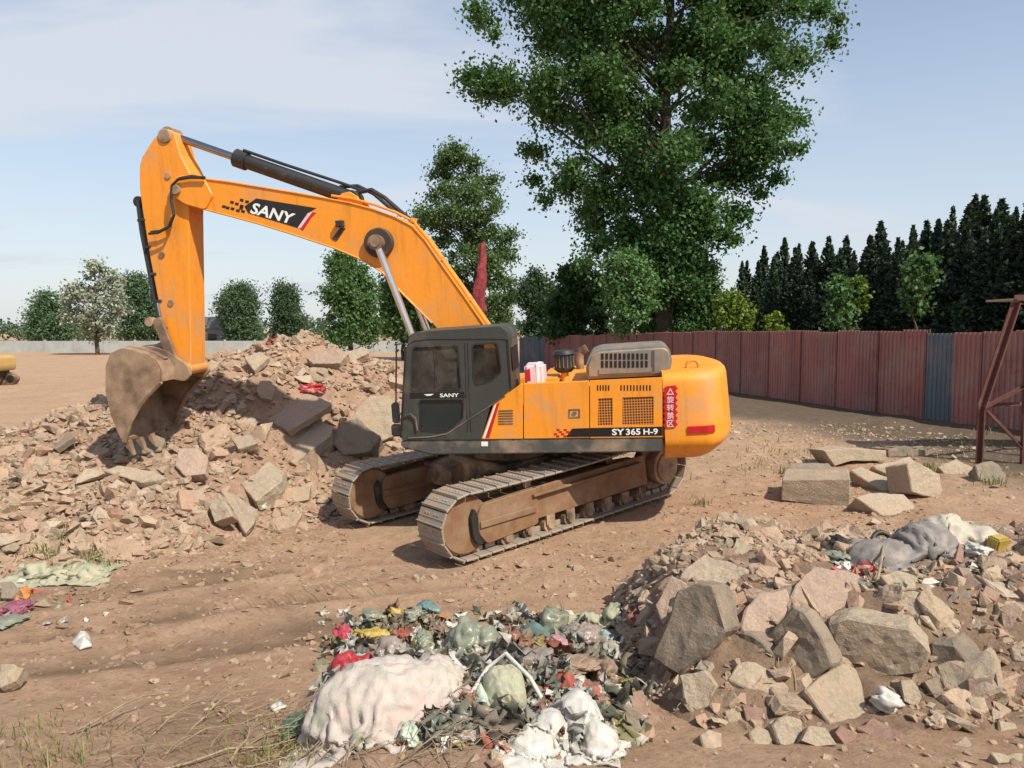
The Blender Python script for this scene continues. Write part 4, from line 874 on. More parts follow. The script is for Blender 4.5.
for yy in (CABY0 + .03, CABY1 - .03):
    g = MB(); g.tube([(fr_bot[0], yy, fr_bot[1]), (fr_top[0], yy, fr_top[1])], .035, 8); U(g, 'front_pillar', M_BLACK, cab)
g = MB(); g.add([(fr_bot[0] - .02, CABY0 + .04, fr_bot[1]), (fr_bot[0] - .02, CABY1 - .04, fr_bot[1]), (fr_top[0] - .02, CABY1 - .04, fr_top[1]), (fr_top[0] - .02, CABY0 + .04, fr_top[1])], [(0, 1, 2, 3)]); U(g, 'windscreen', M_GLASS, cab)
sx0 = up(440, 400)[0]
g = MB(); g.prism(rounded([(sx0 + .28, 1.75), (sx0 + .28, 1.9), (sx0 - .12, 1.92), (sx0 - .25, 2.6), (sx0 - .38, 2.6), (sx0 - .25, 1.75)], .04), .8, 1.25); g.box((sx0, 1.02, 1.58), (.4, .4, .36)); U(g, 'operator_seat', M_BLACK, cab, .03)
g = MB(); g.prism([(sx0 + .35, 1.9), (sx0 + .35, 1.98), (sx0 - .1, 1.98), (sx0 - .1, 1.9)], 1.28, 1.40); g.tube([(sx0 + .25, 1.34, 1.98), (sx0 + .28, 1.34, 2.15)], .02); U(g, 'armrest_console', M_BLACK, cab)
h0 = up(397, 344, 1.52); h1 = up(396.5, 414, 1.52)
g = MB(); g.tube([(h0[0] - .08, 1.5, h0[1]), (h0[0], 1.55, h0[1]), (h1[0], 1.55, h1[1]), (h1[0] - .06, 1.5, h1[1])], .012, 8); U(g, 'front_handrail', M_BLACK, cab)
g = MB(); a0 = up(396, 406, 1.5); g.box((a0[0] + .01, 1.5, a0[1] - .1), (.1, .12, .3)); g.box((a0[0] + .02, 1.5, a0[1] - .36), (.14, .1, .18)); U(g, 'front_step_box', M_BLACK, cab, .02)
gp = ups([(406, 415), (411, 413.5), (416, 418), (418, 430)]); g = MB(); g.tube([(x, 1.53, z) for x, z in gp], .012, 6); U(g, 'grab_handle', M_SKIRT, cab)

# --- boom, arm, bucket
BY = .31
bp = [(181, 176), (229, 182), (290, 192), (319, 197), (350, 203), (373, 209), (395, 217), (412, 226), (425, 240), (440, 262), (462, 293), (487, 329), (505, 356), (516, 380), (513, 398), (500, 400), (484, 385), (460, 357), (432, 323), (405, 296), (381, 271), (358, 258), (334, 248), (295, 235), (256, 223), (202, 208.5), (186, 204)]
g = MB(); g.prism(ups(bp, BY), -BY, BY); boom = U(g, 'boom', M_ARM, None, .012, 1)
fork = rounded(ups([(171, 183), (178, 176), (205, 178.5), (214, 196), (206, 210), (186, 204.5), (173, 196)], BY), .05)
for y0, y1_ in ((.27, .345), (-.27, -.345)): g = MB(); g.prism(fork, y0, y1_); U(g, 'boom_fork', M_ARM, boom, .01, 1)
pv = up(177.5, 190, BY); g = MB(); g.cyl((pv[0], -.40, pv[1]), (pv[0], .40, pv[1]), .085, n=18); U(g, 'arm_pin', M_UNDER, boom, .01, 1, .6)
# edge flanges on the boom
for edge in (bp[0:13], bp[18:27]):
    pts_ = ups(edge, BY); g = MB(); g.tube([(x, BY + .004, z) for x, z in pts_], .016, 6); U(g, 'flange_weld', M_ARM, boom)
# pipes along the top of the boom
for off, yy in ((.05, .22), (.05, .12)):
    e = ups([(330, 199), (350, 202), (373, 208), (395, 216), (412, 225), (427, 243), (440, 262), (462, 293), (490, 333)], yy); pts_ = []
    for i, (x, z) in enumerate(e): pts_.append((x - .03, yy, z + off))
    g = MB(); g.tube(pts_, .022, 8); U(g, 'oil_pipe', M_ARM, boom)
for pxy in ((412, 224), (440, 262), (468, 302)):
    x, z = up(*pxy, .17); g = MB(); g.box((x - .03, .17, z + .05), (.06, .2, .07)); U(g, 'pipe_clamp', M_ARM, boom, .008, 1)
e = ups([(356, 196), (372, 193), (385, 201), (400, 214), (412, 224)], .1); g = MB(); g.tube([(x, .1, z + .05) for x, z in e], .035, 8); U(g, 'pressure_hose', M_RUBBER, boom)
e = ups([(340, 190), (358, 189), (374, 197), (388, 209), (402, 219)], -.05); g = MB(); g.tube([(x, -.05, z + .05) for x, z in e], .03, 8); U(g, 'pressure_hose', M_RUBBER, boom)
# boom lettering
def quad(name, pts, y, mat_, par, d=.004): g = MB(); g.prism(ups(pts, y), y - .002, y + d); return U(g, name, mat_, par)
s2 = lambda *a: [(215 + x / 9.31, 185 + y / 9.31) for x, y in a]
quad('lettering_band', s2((385, 125), (945, 215), (865, 262), (770, 400), (310, 262), (275, 200)), BY, M_DECALBLACK, boom)
quad('white_slash', s2((865, 262), (905, 255), (805, 400), (770, 400)), BY, M_PINK, boom, .005); quad('red_slash', s2((905, 255), (945, 258), (900, 300), (820, 425), (795, 405)), BY, M_RED, boom, .006)
text_on('SANY', (215 + 325 / 9.31, 185 + 262 / 9.31), (215 + 730 / 9.31, 185 + 372 / 9.31), 11.4, BY + .004, M_WHITE, boom, shear=.18, bold=.02)
ck = MB()
for (cx_, cy_) in ((85, 200), (120, 212), (160, 160), (165, 220), (205, 175), (215, 238), (250, 140), (250, 195), (262, 245), (300, 155), (245, 215)):
    ck.prism(ups(s2((cx_ - 16, cy_ - 14), (cx_ + 18, cy_ - 8), (cx_ + 12, cy_ + 18), (cx_ - 20, cy_ + 10)), BY), BY - .002, BY + .003)
U(ck, 'chequer', M_DECALBLACK, boom)
# boss for the boom cylinders and the cylinder eye bracket
bo = up(380, 243, BY)
g = MB(); g.cyl((bo[0], -.42, bo[1]), (bo[0], .42, bo[1]), .235, n=26); U(g, 'cylinder_boss', paint('grimy_steel', (.05, .03, .022), .6, .2, 4), boom, .02, 1, .6)
g = MB(); g.cyl((bo[0], -.60, bo[1]), (bo[0], .60, bo[1]), .075, n=18); U(g, 'boss_pin', M_BUCKET, boom, 0, 2, .6)
wl = up(341, 224, BY); g = MB(); g.box((wl[0], BY + .05, wl[1]), (.12, .1, .1)); g.prism(ups([(340, 228), (346, 228), (337, 241), (332, 239)], BY), BY, BY + .015); U(g, 'work_lamp', M_BLACK, boom, .01, 1)
cb = (.98, 1.70)
for s_ in (1, -1):
    yy = .50 * s_; a = Vector((cb[0], yy, cb[1])); b_ = Vector((bo[0], yy, bo[1])); d_ = (b_ - a)
    g = MB(); g.cyl(a, a + d_ * .36, .105, n=20); g.cyl(a + d_ * .34, a + d_ * .37, .125, n=20); g.cyl((a.x, yy - .1, a.z), (a.x, yy + .1, a.z), .13, n=18); bc = U(g, 'boom_cylinder', M_ARM, None, 0, 2, .6)
    g = MB(); g.cyl(a + d_ * .36, b_, .058, n=18); U(g, 'piston_rod', M_CHROME, bc, 0, 2, .6)
    g = MB(); g.cyl((b_.x, yy - .07, b_.z), (b_.x, yy + .07, b_.z), .12, n=18); U(g, 'rod_eye', M_BUCKET, bc, 0, 2, .6)
# arm cylinder on top of the boom
A0 = up(354, 199, 0); A1 = up(172, 135.5, 0); Bm = up(240.5, 160.5, 0)
a = Vector((A0[0], 0, A0[1])); b_ = Vector((A1[0], 0, A1[1])); mV = Vector((Bm[0], 0, Bm[1]))
br = ups([(336, 203), (343, 194), (351, 192), (359, 197), (366, 209)], .12)
for y0, y1_ in ((.15, .20), (-.20, -.15)): g = MB(); g.prism(br, y0, y1_); U(g, 'cylinder_bracket', M_ARM, boom, .01, 1)
dirn = (b_ - a).normalized(); mV = a + dirn * (mV - a).dot(dirn)
g = MB(); g.cyl(a, mV, .118, n=22); g.cyl(mV - dirn * .12, mV + dirn * .1, .15, n=22); g.cyl((a.x, -.14, a.z), (a.x, .14, a.z), .13, n=18); ac = U(g, 'arm_cylinder', M_BLACK, None, .01, 1, .6)
g = MB(); g.cyl(mV, b_, .062, n=18); U(g, 'piston_rod', plain('dark_chrome', (.30, .30, .31), .25, 1, .15, 5, .03), ac, 0, 2, .6)
g = MB(); g.cyl((b_.x, -.14, b_.z), (b_.x, .14, b_.z), .12, n=18); U(g, 'rod_eye', M_BUCKET, ac, 0, 2, .6)
for kk, dd in ((.25, .14), (.6, .14)):
    pass
g = MB(); g.tube([mV - dirn * .1 + Vector((0, .06, .17)), a + dirn * 1.2 + Vector((0, .06, .17)), a + dirn * .2 + Vector((0, .06, .19)), a + Vector((-.2, .08, .1))], .025, 8); U(g, 'cylinder_pipe', M_RUBBER, ac)
# arm
AY = .235
ap = [(160, 131), (152, 141), (142, 157), (139.5, 166), (139.5, 188), (142, 208), (150, 258), (159, 305), (166, 345), (174, 362), (184, 374), (191, 374), (191, 350), (190, 300), (188.5, 212), (190, 174), (180, 154), (174, 133), (168, 129)]
g = MB(); g.prism(ups(ap, AY), -AY, AY); arm = U(g, 'arm', M_ARM, None, .012, 1)
for pxy, r_ in (((165, 136), .115), ((187, 369), .10)):
    x, z = up(*pxy, AY); g = MB(); g.cyl((x, -AY - .03, z), (x, AY + .03, z), r_, n=20); U(g, 'pin_boss', M_UNDER if r_ == .115 else M_ARM, arm, .01, 1, .6)
for pxy in ((168, 176), (162, 255), (171, 303)):
    x, z = up(*pxy, AY); g = MB(); g.cyl((x, AY, z), (x, AY + .02, z), .05, n=12); U(g, 'grease_point', M_UNDER, arm)
pts_ = ups([(150, 143), (146, 170), (150, 215), (160, 270), (171, 330)], AY); 
# bucket cylinder lies along the front of the arm
c0 = up(141.5, 203, 0); c1 = up(163.0, 322, 0); a = Vector((c0[0] - .03, 0, c0[1])); b_ = Vector((c1[0] + .02, 0, c1[1])); d_ = b_ - a
g = MB(); g.cyl(a, a + d_ * .80, .10, n=20); g.cyl(a + d_ * .77, a + d_ * .82, .125, n=20); g.cyl((a.x - .03, -.2, a.z), (a.x - .03, .2, a.z), .09, n=18); kc = U(g, 'bucket_cylinder', M_BLACK, None, .01, 1, .6)
g = MB(); g.cyl(a + d_ * .80, b_, .062, n=16); U(g, 'piston_rod', M_CHROME, kc, 0, 2, .6)
for k in range(5):
    x, z = up(143 + k * 5.6, 220 + k * 27, AY); g = MB(); g.box((x + .03, AY - .02, z), (.14, .08, .05)); U(g, 'hose_clip', M_BLACK, kc, .01, 1)
e = ups([(140, 200), (144, 232), (151, 268), (158, 305), (161, 318)], AY); g = MB(); g.tube([(x + .05, AY + .0, z) for x, z in e], .028, 8); U(g, 'pressure_hose', M_RUBBER, kc)
# hoses looping over the boom/arm joint
for dy_, px0 in ((.03, 0), (.09, 2)):
    e = ups([(205 + px0, 178), (192, 176 + px0), (180, 178 + px0), (172 + px0, 186), (171 + px0, 200), (174 + px0, 215), (170, 226 + px0), (160, 231 + px0), (151, 232 + px0)], AY + .1)
    g = MB(); g.tube([(x, AY + .07 + dy_, z) for x, z in e], .022, 8); U(g, 'joint_hose', M_RUBBER, arm)
# rocker links between cylinder, arm and bucket
l0 = up(160, 320, 0); l1 = up(176, 361, 0); l2 = up(178, 345, 0)
for yy in (AY + .06, -AY - .06):
    for q0, q1 in (((159, 318), (178, 366)),):
        u0, u1 = up(*q0, AY), up(*q1, AY); dv = Vector((u1[0] - u0[0], 0, u1[1] - u0[1])); nv = Vector((dv.z, 0, -dv.x)).normalized() * .085
        pl = [(u0[0] + nv.x, u0[1] + nv.z), (u1[0] + nv.x, u1[1] + nv.z), (u1[0] - nv.x, u1[1] - nv.z), (u0[0] - nv.x, u0[1] - nv.z)]
        g = MB(); g.prism(rounded(pl, .07), yy - .035, yy + .035); lk = U(g, 'rocker_link', M_BUCKET, None, .01, 1)
x, z = up(161, 321, 0); g = MB(); g.cyl((x, -AY - .12, z), (x, AY + .12, z), .075, n=16); U(g, 'link_pin', M_UNDER, kc, 0, 2, .6)
# bucket: curved shell, side plates, lip and teeth
KY = .74
prof = [(160, 382), (160, 370), (155, 361), (145, 355), (133, 351), (121, 348.5), (111, 353), (106, 366), (106, 392), (111, 414), (119, 434), (124, 442)]
mouth = [(129, 424), (137, 408), (146, 396)]
sp_ = ups(prof, KY); mo = ups(mouth, KY)
c_k = np.mean(np.array(sp_), 0)
shell_in = [tuple(np.array(p) + (c_k - np.array(p)) / np.linalg.norm(c_k - np.array(p)) * .05) for p in sp_]
g = MB(); n = len(sp_)
vs = [(p[0], y_, p[1]) for y_ in (-KY, KY) for p in sp_] + [(p[0], y_, p[1]) for y_ in (-KY, KY) for p in shell_in]
fs = [(i, i + 1, n + i + 1, n + i) for i in range(n - 1)] + [(2 * n + i, 3 * n + i, 3 * n + i + 1, 2 * n + i + 1) for i in range(n - 1)] + [(0, n, 3 * n, 2 * n), (n - 1, 3 * n - 1, 4 * n - 1, 2 * n - 1)]
for k in (0, n): fs += [(k + i, k + i + 1, k + 2 * n + i + 1, k + 2 * n + i) for i in range(n - 1)]
g.add(vs, fs); bucket = U(g, 'bucket', M_BUCKET, None, 0, 2, .6)
for y0, y1_ in ((KY - .045, KY + .012), (-KY - .012, -KY + .045)):
    g = MB(); g.prism(sp_ + mo, y0, y1_); U(g, 'side_plate', M_BUCKET, bucket)
    rim = [tuple(np.array(p) + (np.array([c_k[0], c_k[1]]) - np.array(p)) * -.06) for p in mo]
    g = MB(); g.tube([(p[0], (y0 + y1_) / 2, p[1]) for p in [sp_[-1]] + mo + [sp_[0]]], .045, 6); U(g, 'rim_edge', M_BUCKET, bucket)
for i in range(5):
    yy = -KY + .1 + i * (2 * KY - .2) / 4; tip = Vector((sp_[-1][0], yy, sp_[-1][1])); d_ = Vector((sp_[-1][0] - sp_[-3][0], 0, sp_[-1][1] - sp_[-3][1])).normalized(); s_ = Vector((-d_.z, 0, d_.x))
    g = MB(); g.add([tip + s_ * .06 + Vector((0, -.06, 0)), tip + s_ * .06 + Vector((0, .06, 0)), tip - s_ * .04 + Vector((0, .06, 0)), tip - s_ * .04 + Vector((0, -.06, 0)), tip + d_ * .26 + Vector((0, -.035, 0)), tip + d_ * .26 + Vector((0, .035, 0)), tip + d_ * .26 - s_ * .015 + Vector((0, .035, 0)), tip + d_ * .26 - s_ * .015 + Vector((0, -.035, 0))], [(0, 1, 2, 3), (4, 7, 6, 5), (0, 4, 5, 1), (1, 5, 6, 2), (2, 6, 7, 3), (3, 7, 4, 0)]); U(g, 'tooth', M_BUCKET, bucket)
ear = rounded(ups([(138, 354), (150, 345), (170, 350), (190, 364), (194, 374), (188, 381), (172, 378), (160, 372)], AY), .06)
for yy in (AY + .03, -AY - .10): g = MB(); g.prism(ear, yy, yy + .07); U(g, 'hinge_ear', M_BUCKET, bucket, .01, 1)
for yy in (.45, -.45): g = MB(); g.prism([tuple(p) for p in sp_[2:8]] + [tuple(np.array(p) + (np.array(p) - c_k) * .05) for p in sp_[2:8]][::-1], yy - .06, yy + .06); U(g, 'wear_strip', M_BUCKET, bucket)
# trackside soil berm thrown up along the tracks is part of the ground scatter
#@@PART3
# ------------------------------------------------------------------ metal fence
FP0 = np.array([11.9, 22.0]); FD = np.array([-2.9, 9.0]) / math.hypot(2.9, 9); FN = np.array([-FD[1], FD[0]])
if FN[0] > 0: FN = -FN
def fence_px(px):     # where the sight line at this column meets the fence line
    k = (px - 512) / F_PX; t = (FP0[0] - k * FP0[1]) / (k * FD[1] - FD[0]); return t
def rib_panel(name, width, mat_):
    n = 6; xs = []
    for i in range(n):
        x0 = width * i / n; w_ = width / n
        xs += [(x0, 0), (x0 + w_ * .50, 0), (x0 + w_ * .60, .028), (x0 + w_ * .90, .028), (x0 + w_ * 1.0, 0)]
    prof = [xs[0]] + [p for i, p in enumerate(xs[1:], 1) if p[0] - xs[i - 1][0] > 1e-6]
    V = []; Fc = []
    for z in (0, 1):
        for d in (0, .004):
            V += [(x, y + d, z) for x, y in prof]
    k = len(prof)
    for i in range(k - 1): Fc += [(i, i + 1, 2 * k + i + 1, 2 * k + i), (k + i, 3 * k + i, 3 * k + i + 1, k + i + 1), (2 * k + i, 2 * k + i + 1, 3 * k + i + 1, 3 * k + i)]
    Fc += [(0, 2 * k, 3 * k, k), (k - 1, 2 * k - 1, 4 * k - 1, 3 * k - 1)]
    me = np_mesh(name, V, Fc); me.materials.append(mat_); return me
def fencemat(name, cols):
    m, t, b, N, L = mk(name); r = ramp(N, cols); L(N('ShaderNodeObjectInfo').outputs['Random'], r.inputs['Fac'])
    p = worldpos(N); n1 = tex(N, L, .9, 5, .6, vec=p); mpn = N('ShaderNodeMapping'); mpn.inputs['Scale'].default_value = (6, 6, .5); L(p, mpn.inputs[0]); n2 = tex(N, L, 1, 4, .6, vec=mpn.outputs[0])
    c = mixc(N, L, mr(N, L, n2.outputs['Fac'], .4, .7, 0, .45), r.outputs[0], (.10, .05, .04)); c = mixc(N, L, mr(N, L, n1.outputs['Fac'], .46, .7, 0, .6), c, (.36, .22, .17)); n5 = tex(N, L, 3.5, 6, .7, vec=p); c = mixc(N, L, mr(N, L, n5.outputs['Fac'], .58, .68, 0, .7), c, (.16, .075, .045))
    L(c, b.inputs['Base Color']); b.inputs['Roughness'].default_value = .6; return m
M_FENCE = fencemat('fence_red', [(0, (.34, .125, .10)), (.5, (.42, .155, .12)), (1, (.31, .12, .10))])
M_FBLUE = fencemat('fence_blue', [(0, (.10, .135, .155)), (1, (.125, .16, .18))])
fence = empty('metal_fence', (*FP0, .6), 'long rust-red corrugated metal fence along the back of the yard', 'fence'); bpy.context.view_layer.update()
PW = .90; PRED = rib_panel('panel', PW - .012, M_FENCE); PBLU = rib_panel('panel', PW - .012, M_FBLUE)
t_a, t_b = fence_px(1100), fence_px(521); tb0 = fence_px(927)
ths = math.atan2(FD[1], FD[0])
k0 = int((t_a - tb0) / PW) - 1; k1 = int((t_b - tb0) / PW) + 1
def ftop(t): return 3.12 - .018 * max(0, t - 10) + .02 * math.sin(t * 1.3)
for k in range(k0, k1):
    t = tb0 + k * PW; x, y = FP0 + FD * t; zb = float(base_z(x, y)) - .06; zt_ = ftop(t + PW / 2) + random.uniform(-.05, .04)
    blue = k in (-1,) or k >= k1 - 6
    o = bpy.data.objects.new('panel', PBLU if blue else PRED); COL.objects.link(o); o.parent = fence
    o.matrix_world = Matrix.Translation((x, y, zb)) @ Matrix.Rotation(ths + random.uniform(-.012, .012), 4, 'Z') @ Matrix.Diagonal((1, 1, zt_ - zb, 1))
    o.matrix_parent_inverse = Matrix.Identity(4); o.matrix_local = Matrix.Translation((-FP0[0], -FP0[1], -.6)) @ o.matrix_world if False else fence.matrix_world.inverted() @ (Matrix.Translation((x, y, zb)) @ Matrix.Rotation(ths + random.uniform(-.012, .012), 4, 'Z') @ Matrix.Diagonal((1, 1, zt_ - zb, 1)))
    if k % 2 == 0:
        g = MB(); q = FP0 + FD * t - FN * .06; g.box((q[0], q[1], (zb + zt_) / 2), (.05, .05, zt_ - zb + .02), Matrix.Rotation(ths, 3, 'Z'))
        q2 = FP0 + FD * (t - .006) + FN * .035; g.box((q2[0], q2[1], (zb + zt_) / 2), (.018, .03, zt_ - zb - .04), Matrix.Rotation(ths, 3, 'Z'))
        g.build('post', M_RUST, fence, fence.matrix_world.inverted())
for hz_ in (.5, 1.9):
    g = MB(); pts_ = []
    for t in np.linspace(t_a, t_b, 14): q = FP0 + FD * t - FN * .05; pts_.append((q[0], q[1], float(base_z(*q)) + hz_))
    g.tube(pts_, .02, 4); g.build('rail', M_RUST, fence, fence.matrix_world.inverted())

# ------------------------------------------------------------------ vegetation
def leaf_mesh(name, C, size, rg, flat=.35):
    n = len(C); d = rg.normal(0, 1, (n, 3)); d /= np.linalg.norm(d, axis=1)[:, None]
    nn = rg.normal(0, 1, (n, 3)); nn[:, 2] += flat * 2; nn -= d * (nn * d).sum(1)[:, None]; nn /= np.linalg.norm(nn, axis=1)[:, None]
    s = np.cross(nn, d); L_ = (size * rg.uniform(.65, 1.25, n))[:, None]
    V = np.stack([C - d * L_ * .5, C + s * L_ * .34 - nn * L_ * .06, C + d * L_ * .55, C - s * L_ * .34 - nn * L_ * .06], 1).reshape(-1, 3)
    F = np.arange(4 * n).reshape(n, 4); return np_mesh(name, V, F)
def clump_points(cl, per, rg, dens=1.0):
    out = []
    for (x, y, z, r) in cl:
        n = max(8, int(per * r * r)); v = rg.normal(0, 1, (n, 3)); v /= np.linalg.norm(v, axis=1)[:, None]
        rad = r * np.clip(np.abs(rg.normal(0, .62, n)), 0, 1.55); out.append(np.array([x, y, z]) + v * rad[:, None] * np.array([1, 1, .78]))
    return np.concatenate(out)
def tree(name, label, cat, base, clumps, per, leaf, material, trunk_r, seed, bark=M_BARK, group=None, nbranch=40, lean=0.0, trunk_top=None, stems=1):
    rg = np.random.default_rng(seed); root = empty(name, base, label, cat, group); B = Vector(base)
    cl = np.array(clumps); top = trunk_top or cl[:, 2].max() - .3
    g = MB(); h = top - B.z; tp = [(lean * (i / 7) * h + .12 * math.sin(i * 1.7 + seed) * (i > 0), .1 * math.cos(i * 2.1 + seed) * (i > 0), h * i / 7) for i in range(8)]
    g.tube(tp, trunk_r, 10, trunk_r * .16); tr_ = g.build('trunk', bark, root, None, 0, 2, .8)
    g = MB(); order = np.argsort(-cl[:, 3])[:nbranch]
    for i in order:
        c = Vector(cl[i, :3]) - B; hz_ = math.hypot(c.x, c.y); zt_ = max(h * .12, min(h * .9, c.z - hz_ * rg.uniform(.45, .95))); f = zt_ / h; k = min(6, int(f * 7)); a = Vector(tp[k]).lerp(Vector(tp[k + 1]), f * 7 - k)
        mid = a.lerp(c, .5) + Vector((0, 0, hz_ * .06)) + Vector(rg.normal(0, .06 * hz_ + .02, 3)); r0 = max(.02, trunk_r * .38 * (1 - f * .7)); g.tube([a, a.lerp(mid, .5) + Vector((0, 0, -.02)), mid, c], r0, 6, r0 * .25)
    g.build('branch', bark, root, None, 0, 2, .8)
    P_ = clump_points(clumps, per, rg) - np.array(base); o = link('crown', leaf_mesh('crown', P_, leaf, rg), material, root); return root
def px_clumps(rows, Y, n, rmin, rmax, seed, depth=.8, core=.35):
    """clumps inside a crown outline: rows of (picture y, left x, right x) at distance Y"""
    rg = np.random.default_rng(seed); rows = np.array(rows, float); out = []; wts = (rows[:, 2] - rows[:, 1])
    while len(out) < n:
        y = rg.uniform(rows[0, 0], rows[-1, 0]); l = np.interp(y, rows[:, 0], rows[:, 1]); r = np.interp(y, rows[:, 0], rows[:, 2])
        if rg.random() > (r - l) / wts.max() + .1: continue
        c = (l + r) / 2; hw = (r - l) / 2; a = rg.uniform(0, 2 * PI); q = math.sqrt(rg.uniform(core * core, 1)); rad = rg.uniform(rmin, rmax); rp = rad / Y * F_PX
        k = max(.1, 1 - rp / max(hw, 1)); px = c + hw * k * q * math.cos(a); p = at(px, y, Y); dy_ = hw / F_PX * Y * k * q * math.sin(a) * depth
        out.append((p.x * (Y + dy_) / Y if False else p.x, Y + dy_, p.z, rad))
    return out
def base_of(px, Y): x = (px - 512) / F_PX * Y; return (x, Y, float(base_z(x, Y)) - .1)
# big poplar behind the fence
big = [(-150, 610, 700), (-90, 540, 770), (-40, 490, 815), (0, 474, 838), (30, 478, 846), (60, 466, 832), (85, 458, 812), (110, 498, 812), (140, 512, 806), (165, 520, 800), (190, 528, 786), (215, 556, 762), (235, 572, 748), (262, 580, 732), (285, 584, 728), (310, 590, 722)]
cl = px_clumps(big, 40, 330, .55, 1.6, 3, .75, .15)
for (px, py, r_) in ((470, 78, 1.0), (484, 90, 1.0), (500, 80, 1.1), (838, 20, .7), (832, 42, .8), (820, 10, 1.0), (800, 122, .6), (790, 150, .7), (800, 148, .5), (776, 178, .7), (534, 180, .7), (545, 200, .7), (585, 262, .8), (596, 248, .9), (528, 150, .6), (735, 240, .5), (744, 215, .6), (482, 20, .9), (476, 8, .8)):
    p = at(px, py, 40 + random.uniform(-2, 2)); cl.append((p.x, p.y, p.z, r_))
tree('poplar_tree', 'huge dark green poplar towering behind the fence', 'tree', base_of(664, 40), cl, 640, .225, M_LEAF_BIG, .50, 11, nbranch=90)
# leafy tree behind the boom
mid = [(150, 438, 470), (168, 420, 505), (190, 406, 518), (215, 400, 530), (240, 404, 532), (265, 410, 540), (290, 415, 546), (312, 415, 548), (332, 415, 548)]
tree('leafy_tree', 'tall green leafy tree rising behind the orange boom', 'tree', base_of(478, 74), px_clumps(mid, 74, 150, .65, 1.6, 5, .8, .1), 240, .29, M_LEAF_LIT, .4, 12, nbranch=70)
rnd = [(250, 335, 352), (262, 322, 368), (285, 314, 380), (305, 314, 384), (322, 316, 386), (342, 320, 386)]
tree('round_tree', 'round dense dark tree between the arm and the cab', 'tree', base_of(350, 68), px_clumps(rnd, 68, 90, .6, 1.4, 6, .9), 380, .27, M_LEAF_MID, .25, 13)
FAR = [('bushy_tree', 'low dark bushes right of the round dense tree', [(285, 388, 408), (300, 376, 428), (320, 375, 440), (334, 376, 440)], 78, 404, M_LEAF_MID, 40),
       ('round_tree', 'round distant tree just right of the digger arm', [(287, 232, 250), (295, 218, 262), (312, 214, 267), (326, 216, 266), (340, 218, 264)], 118, 240, M_LEAF_FAR, 40),
       ('feathery_tree', 'loose distant tree standing left of the heap crest', [(290, 276, 292), (300, 268, 306), (314, 266, 312), (328, 268, 312), (340, 270, 312)], 122, 288, M_LEAF_FAR, 36),
       ('round_tree', 'dark distant tree at the left edge behind the pale one', [(297, 38, 58), (308, 26, 72), (322, 24, 78), (334, 26, 78), (346, 30, 74)], 116, 50, M_LEAF_FAR, 40),
       ('round_tree', 'dark distant tree between the pale tree and the arm', [(280, 128, 142), (292, 118, 158), (310, 112, 166), (328, 114, 172), (344, 118, 172)], 120, 146, M_LEAF_FAR, 44)]
for nm, lb, rows, Y, px, mt, n in FAR:
    tree(nm, lb, 'tree', base_of(px, Y), px_clumps(rows, Y, n + 20, .9, 2.2, int(px), .9), 330, .36, mt, .25, int(px) + 1, nbranch=14)
pale = [(264, 82, 108), (272, 68, 124), (285, 58, 132), (300, 54, 136), (316, 58, 134), (330, 74, 122), (338, 84, 110)]
tree('pale_tree', 'pale grey-green tree with a forked trunk at the far left', 'tree', base_of(98, 96), px_clumps(pale, 96, 110, .6, 1.4, 8, .9), 80, .42, M_LEAF_PALE, .28, 21, nbranch=40)
# shrubs and small trees along the far side of the fence
SHR = [('shrub', 'grey-green willow bush behind the blue end of the fence', [(268, 524, 540), (288, 514, 560), (315, 512, 574), (340, 512, 576)], 62, 540, M_LEAF_FAR, 46, .7, 1.2),
       ('shrub', 'dark green bush left of the poplar trunk', [(268, 560, 592), (284, 546, 612), (312, 536, 622), (338, 534, 624)], 50, 575, M_LEAF_BIG, 80, .5, 1.0),
       ('shrub', 'dark bush wrapped around the poplar trunk', [(262, 632, 700), (290, 624, 716), (318, 622, 722), (336, 622, 722)], 41.5, 668, M_LEAF_BIG, 90, .5, .9),
       ('small_tree', 'sunlit light green sapling in front of the poplar', [(255, 605, 640), (270, 592, 668), (292, 590, 668), (315, 600, 660), (332, 606, 656)], 37, 628, M_LEAF_MID, 52, .4, .8),
       ('shrub', 'bright yellow-green shrub right of the poplar', [(294, 718, 742), (303, 706, 758), (316, 704, 762), (331, 706, 764)], 36, 733, M_LEAF_YEL, 34, .35, .6),
       ('small_tree', 'brownish thin tree beside the bright yellow-green shrub', [(262, 690, 722), (280, 682, 734), (300, 684, 738), (330, 690, 730)], 41, 708, M_LEAF_MID, 40, .4, .8),
       ('weed_clump', 'small green weeds topping the fence near the conifers', [(316, 764, 782), (322, 758, 790), (331, 756, 792)], 30, 774, M_LEAF_YEL, 12, .2, .35),
       ('small_tree', 'grey-green sapling left of the conifers front', [(272, 838, 850), (280, 824, 858), (300, 822, 860), (322, 826, 856), (330, 830, 852)], 29, 841, M_LEAF_MID, 30, .28, .55),
       ('small_tree', 'sapling with yellowish crown touching the grey-green one', [(276, 852, 864), (284, 848, 872), (298, 848, 872), (312, 850, 866)], 29.5, 858, M_LEAF_YEL, 12, .22, .4),
       ('small_tree', 'slender bare-stemmed tree with sparse crown before the conifers', [(256, 915, 936), (266, 900, 944), (285, 894, 946), (302, 896, 938), (314, 900, 924)], 26, 908, M_LEAF_MID, 30, .25, .5),
       ('shrub', 'dark shrub under the conifers near the blue panel', [(300, 958, 990), (312, 945, 1000), (331, 940, 1005)], 27, 972, M_LEAF_BIG, 20, .3, .6)]
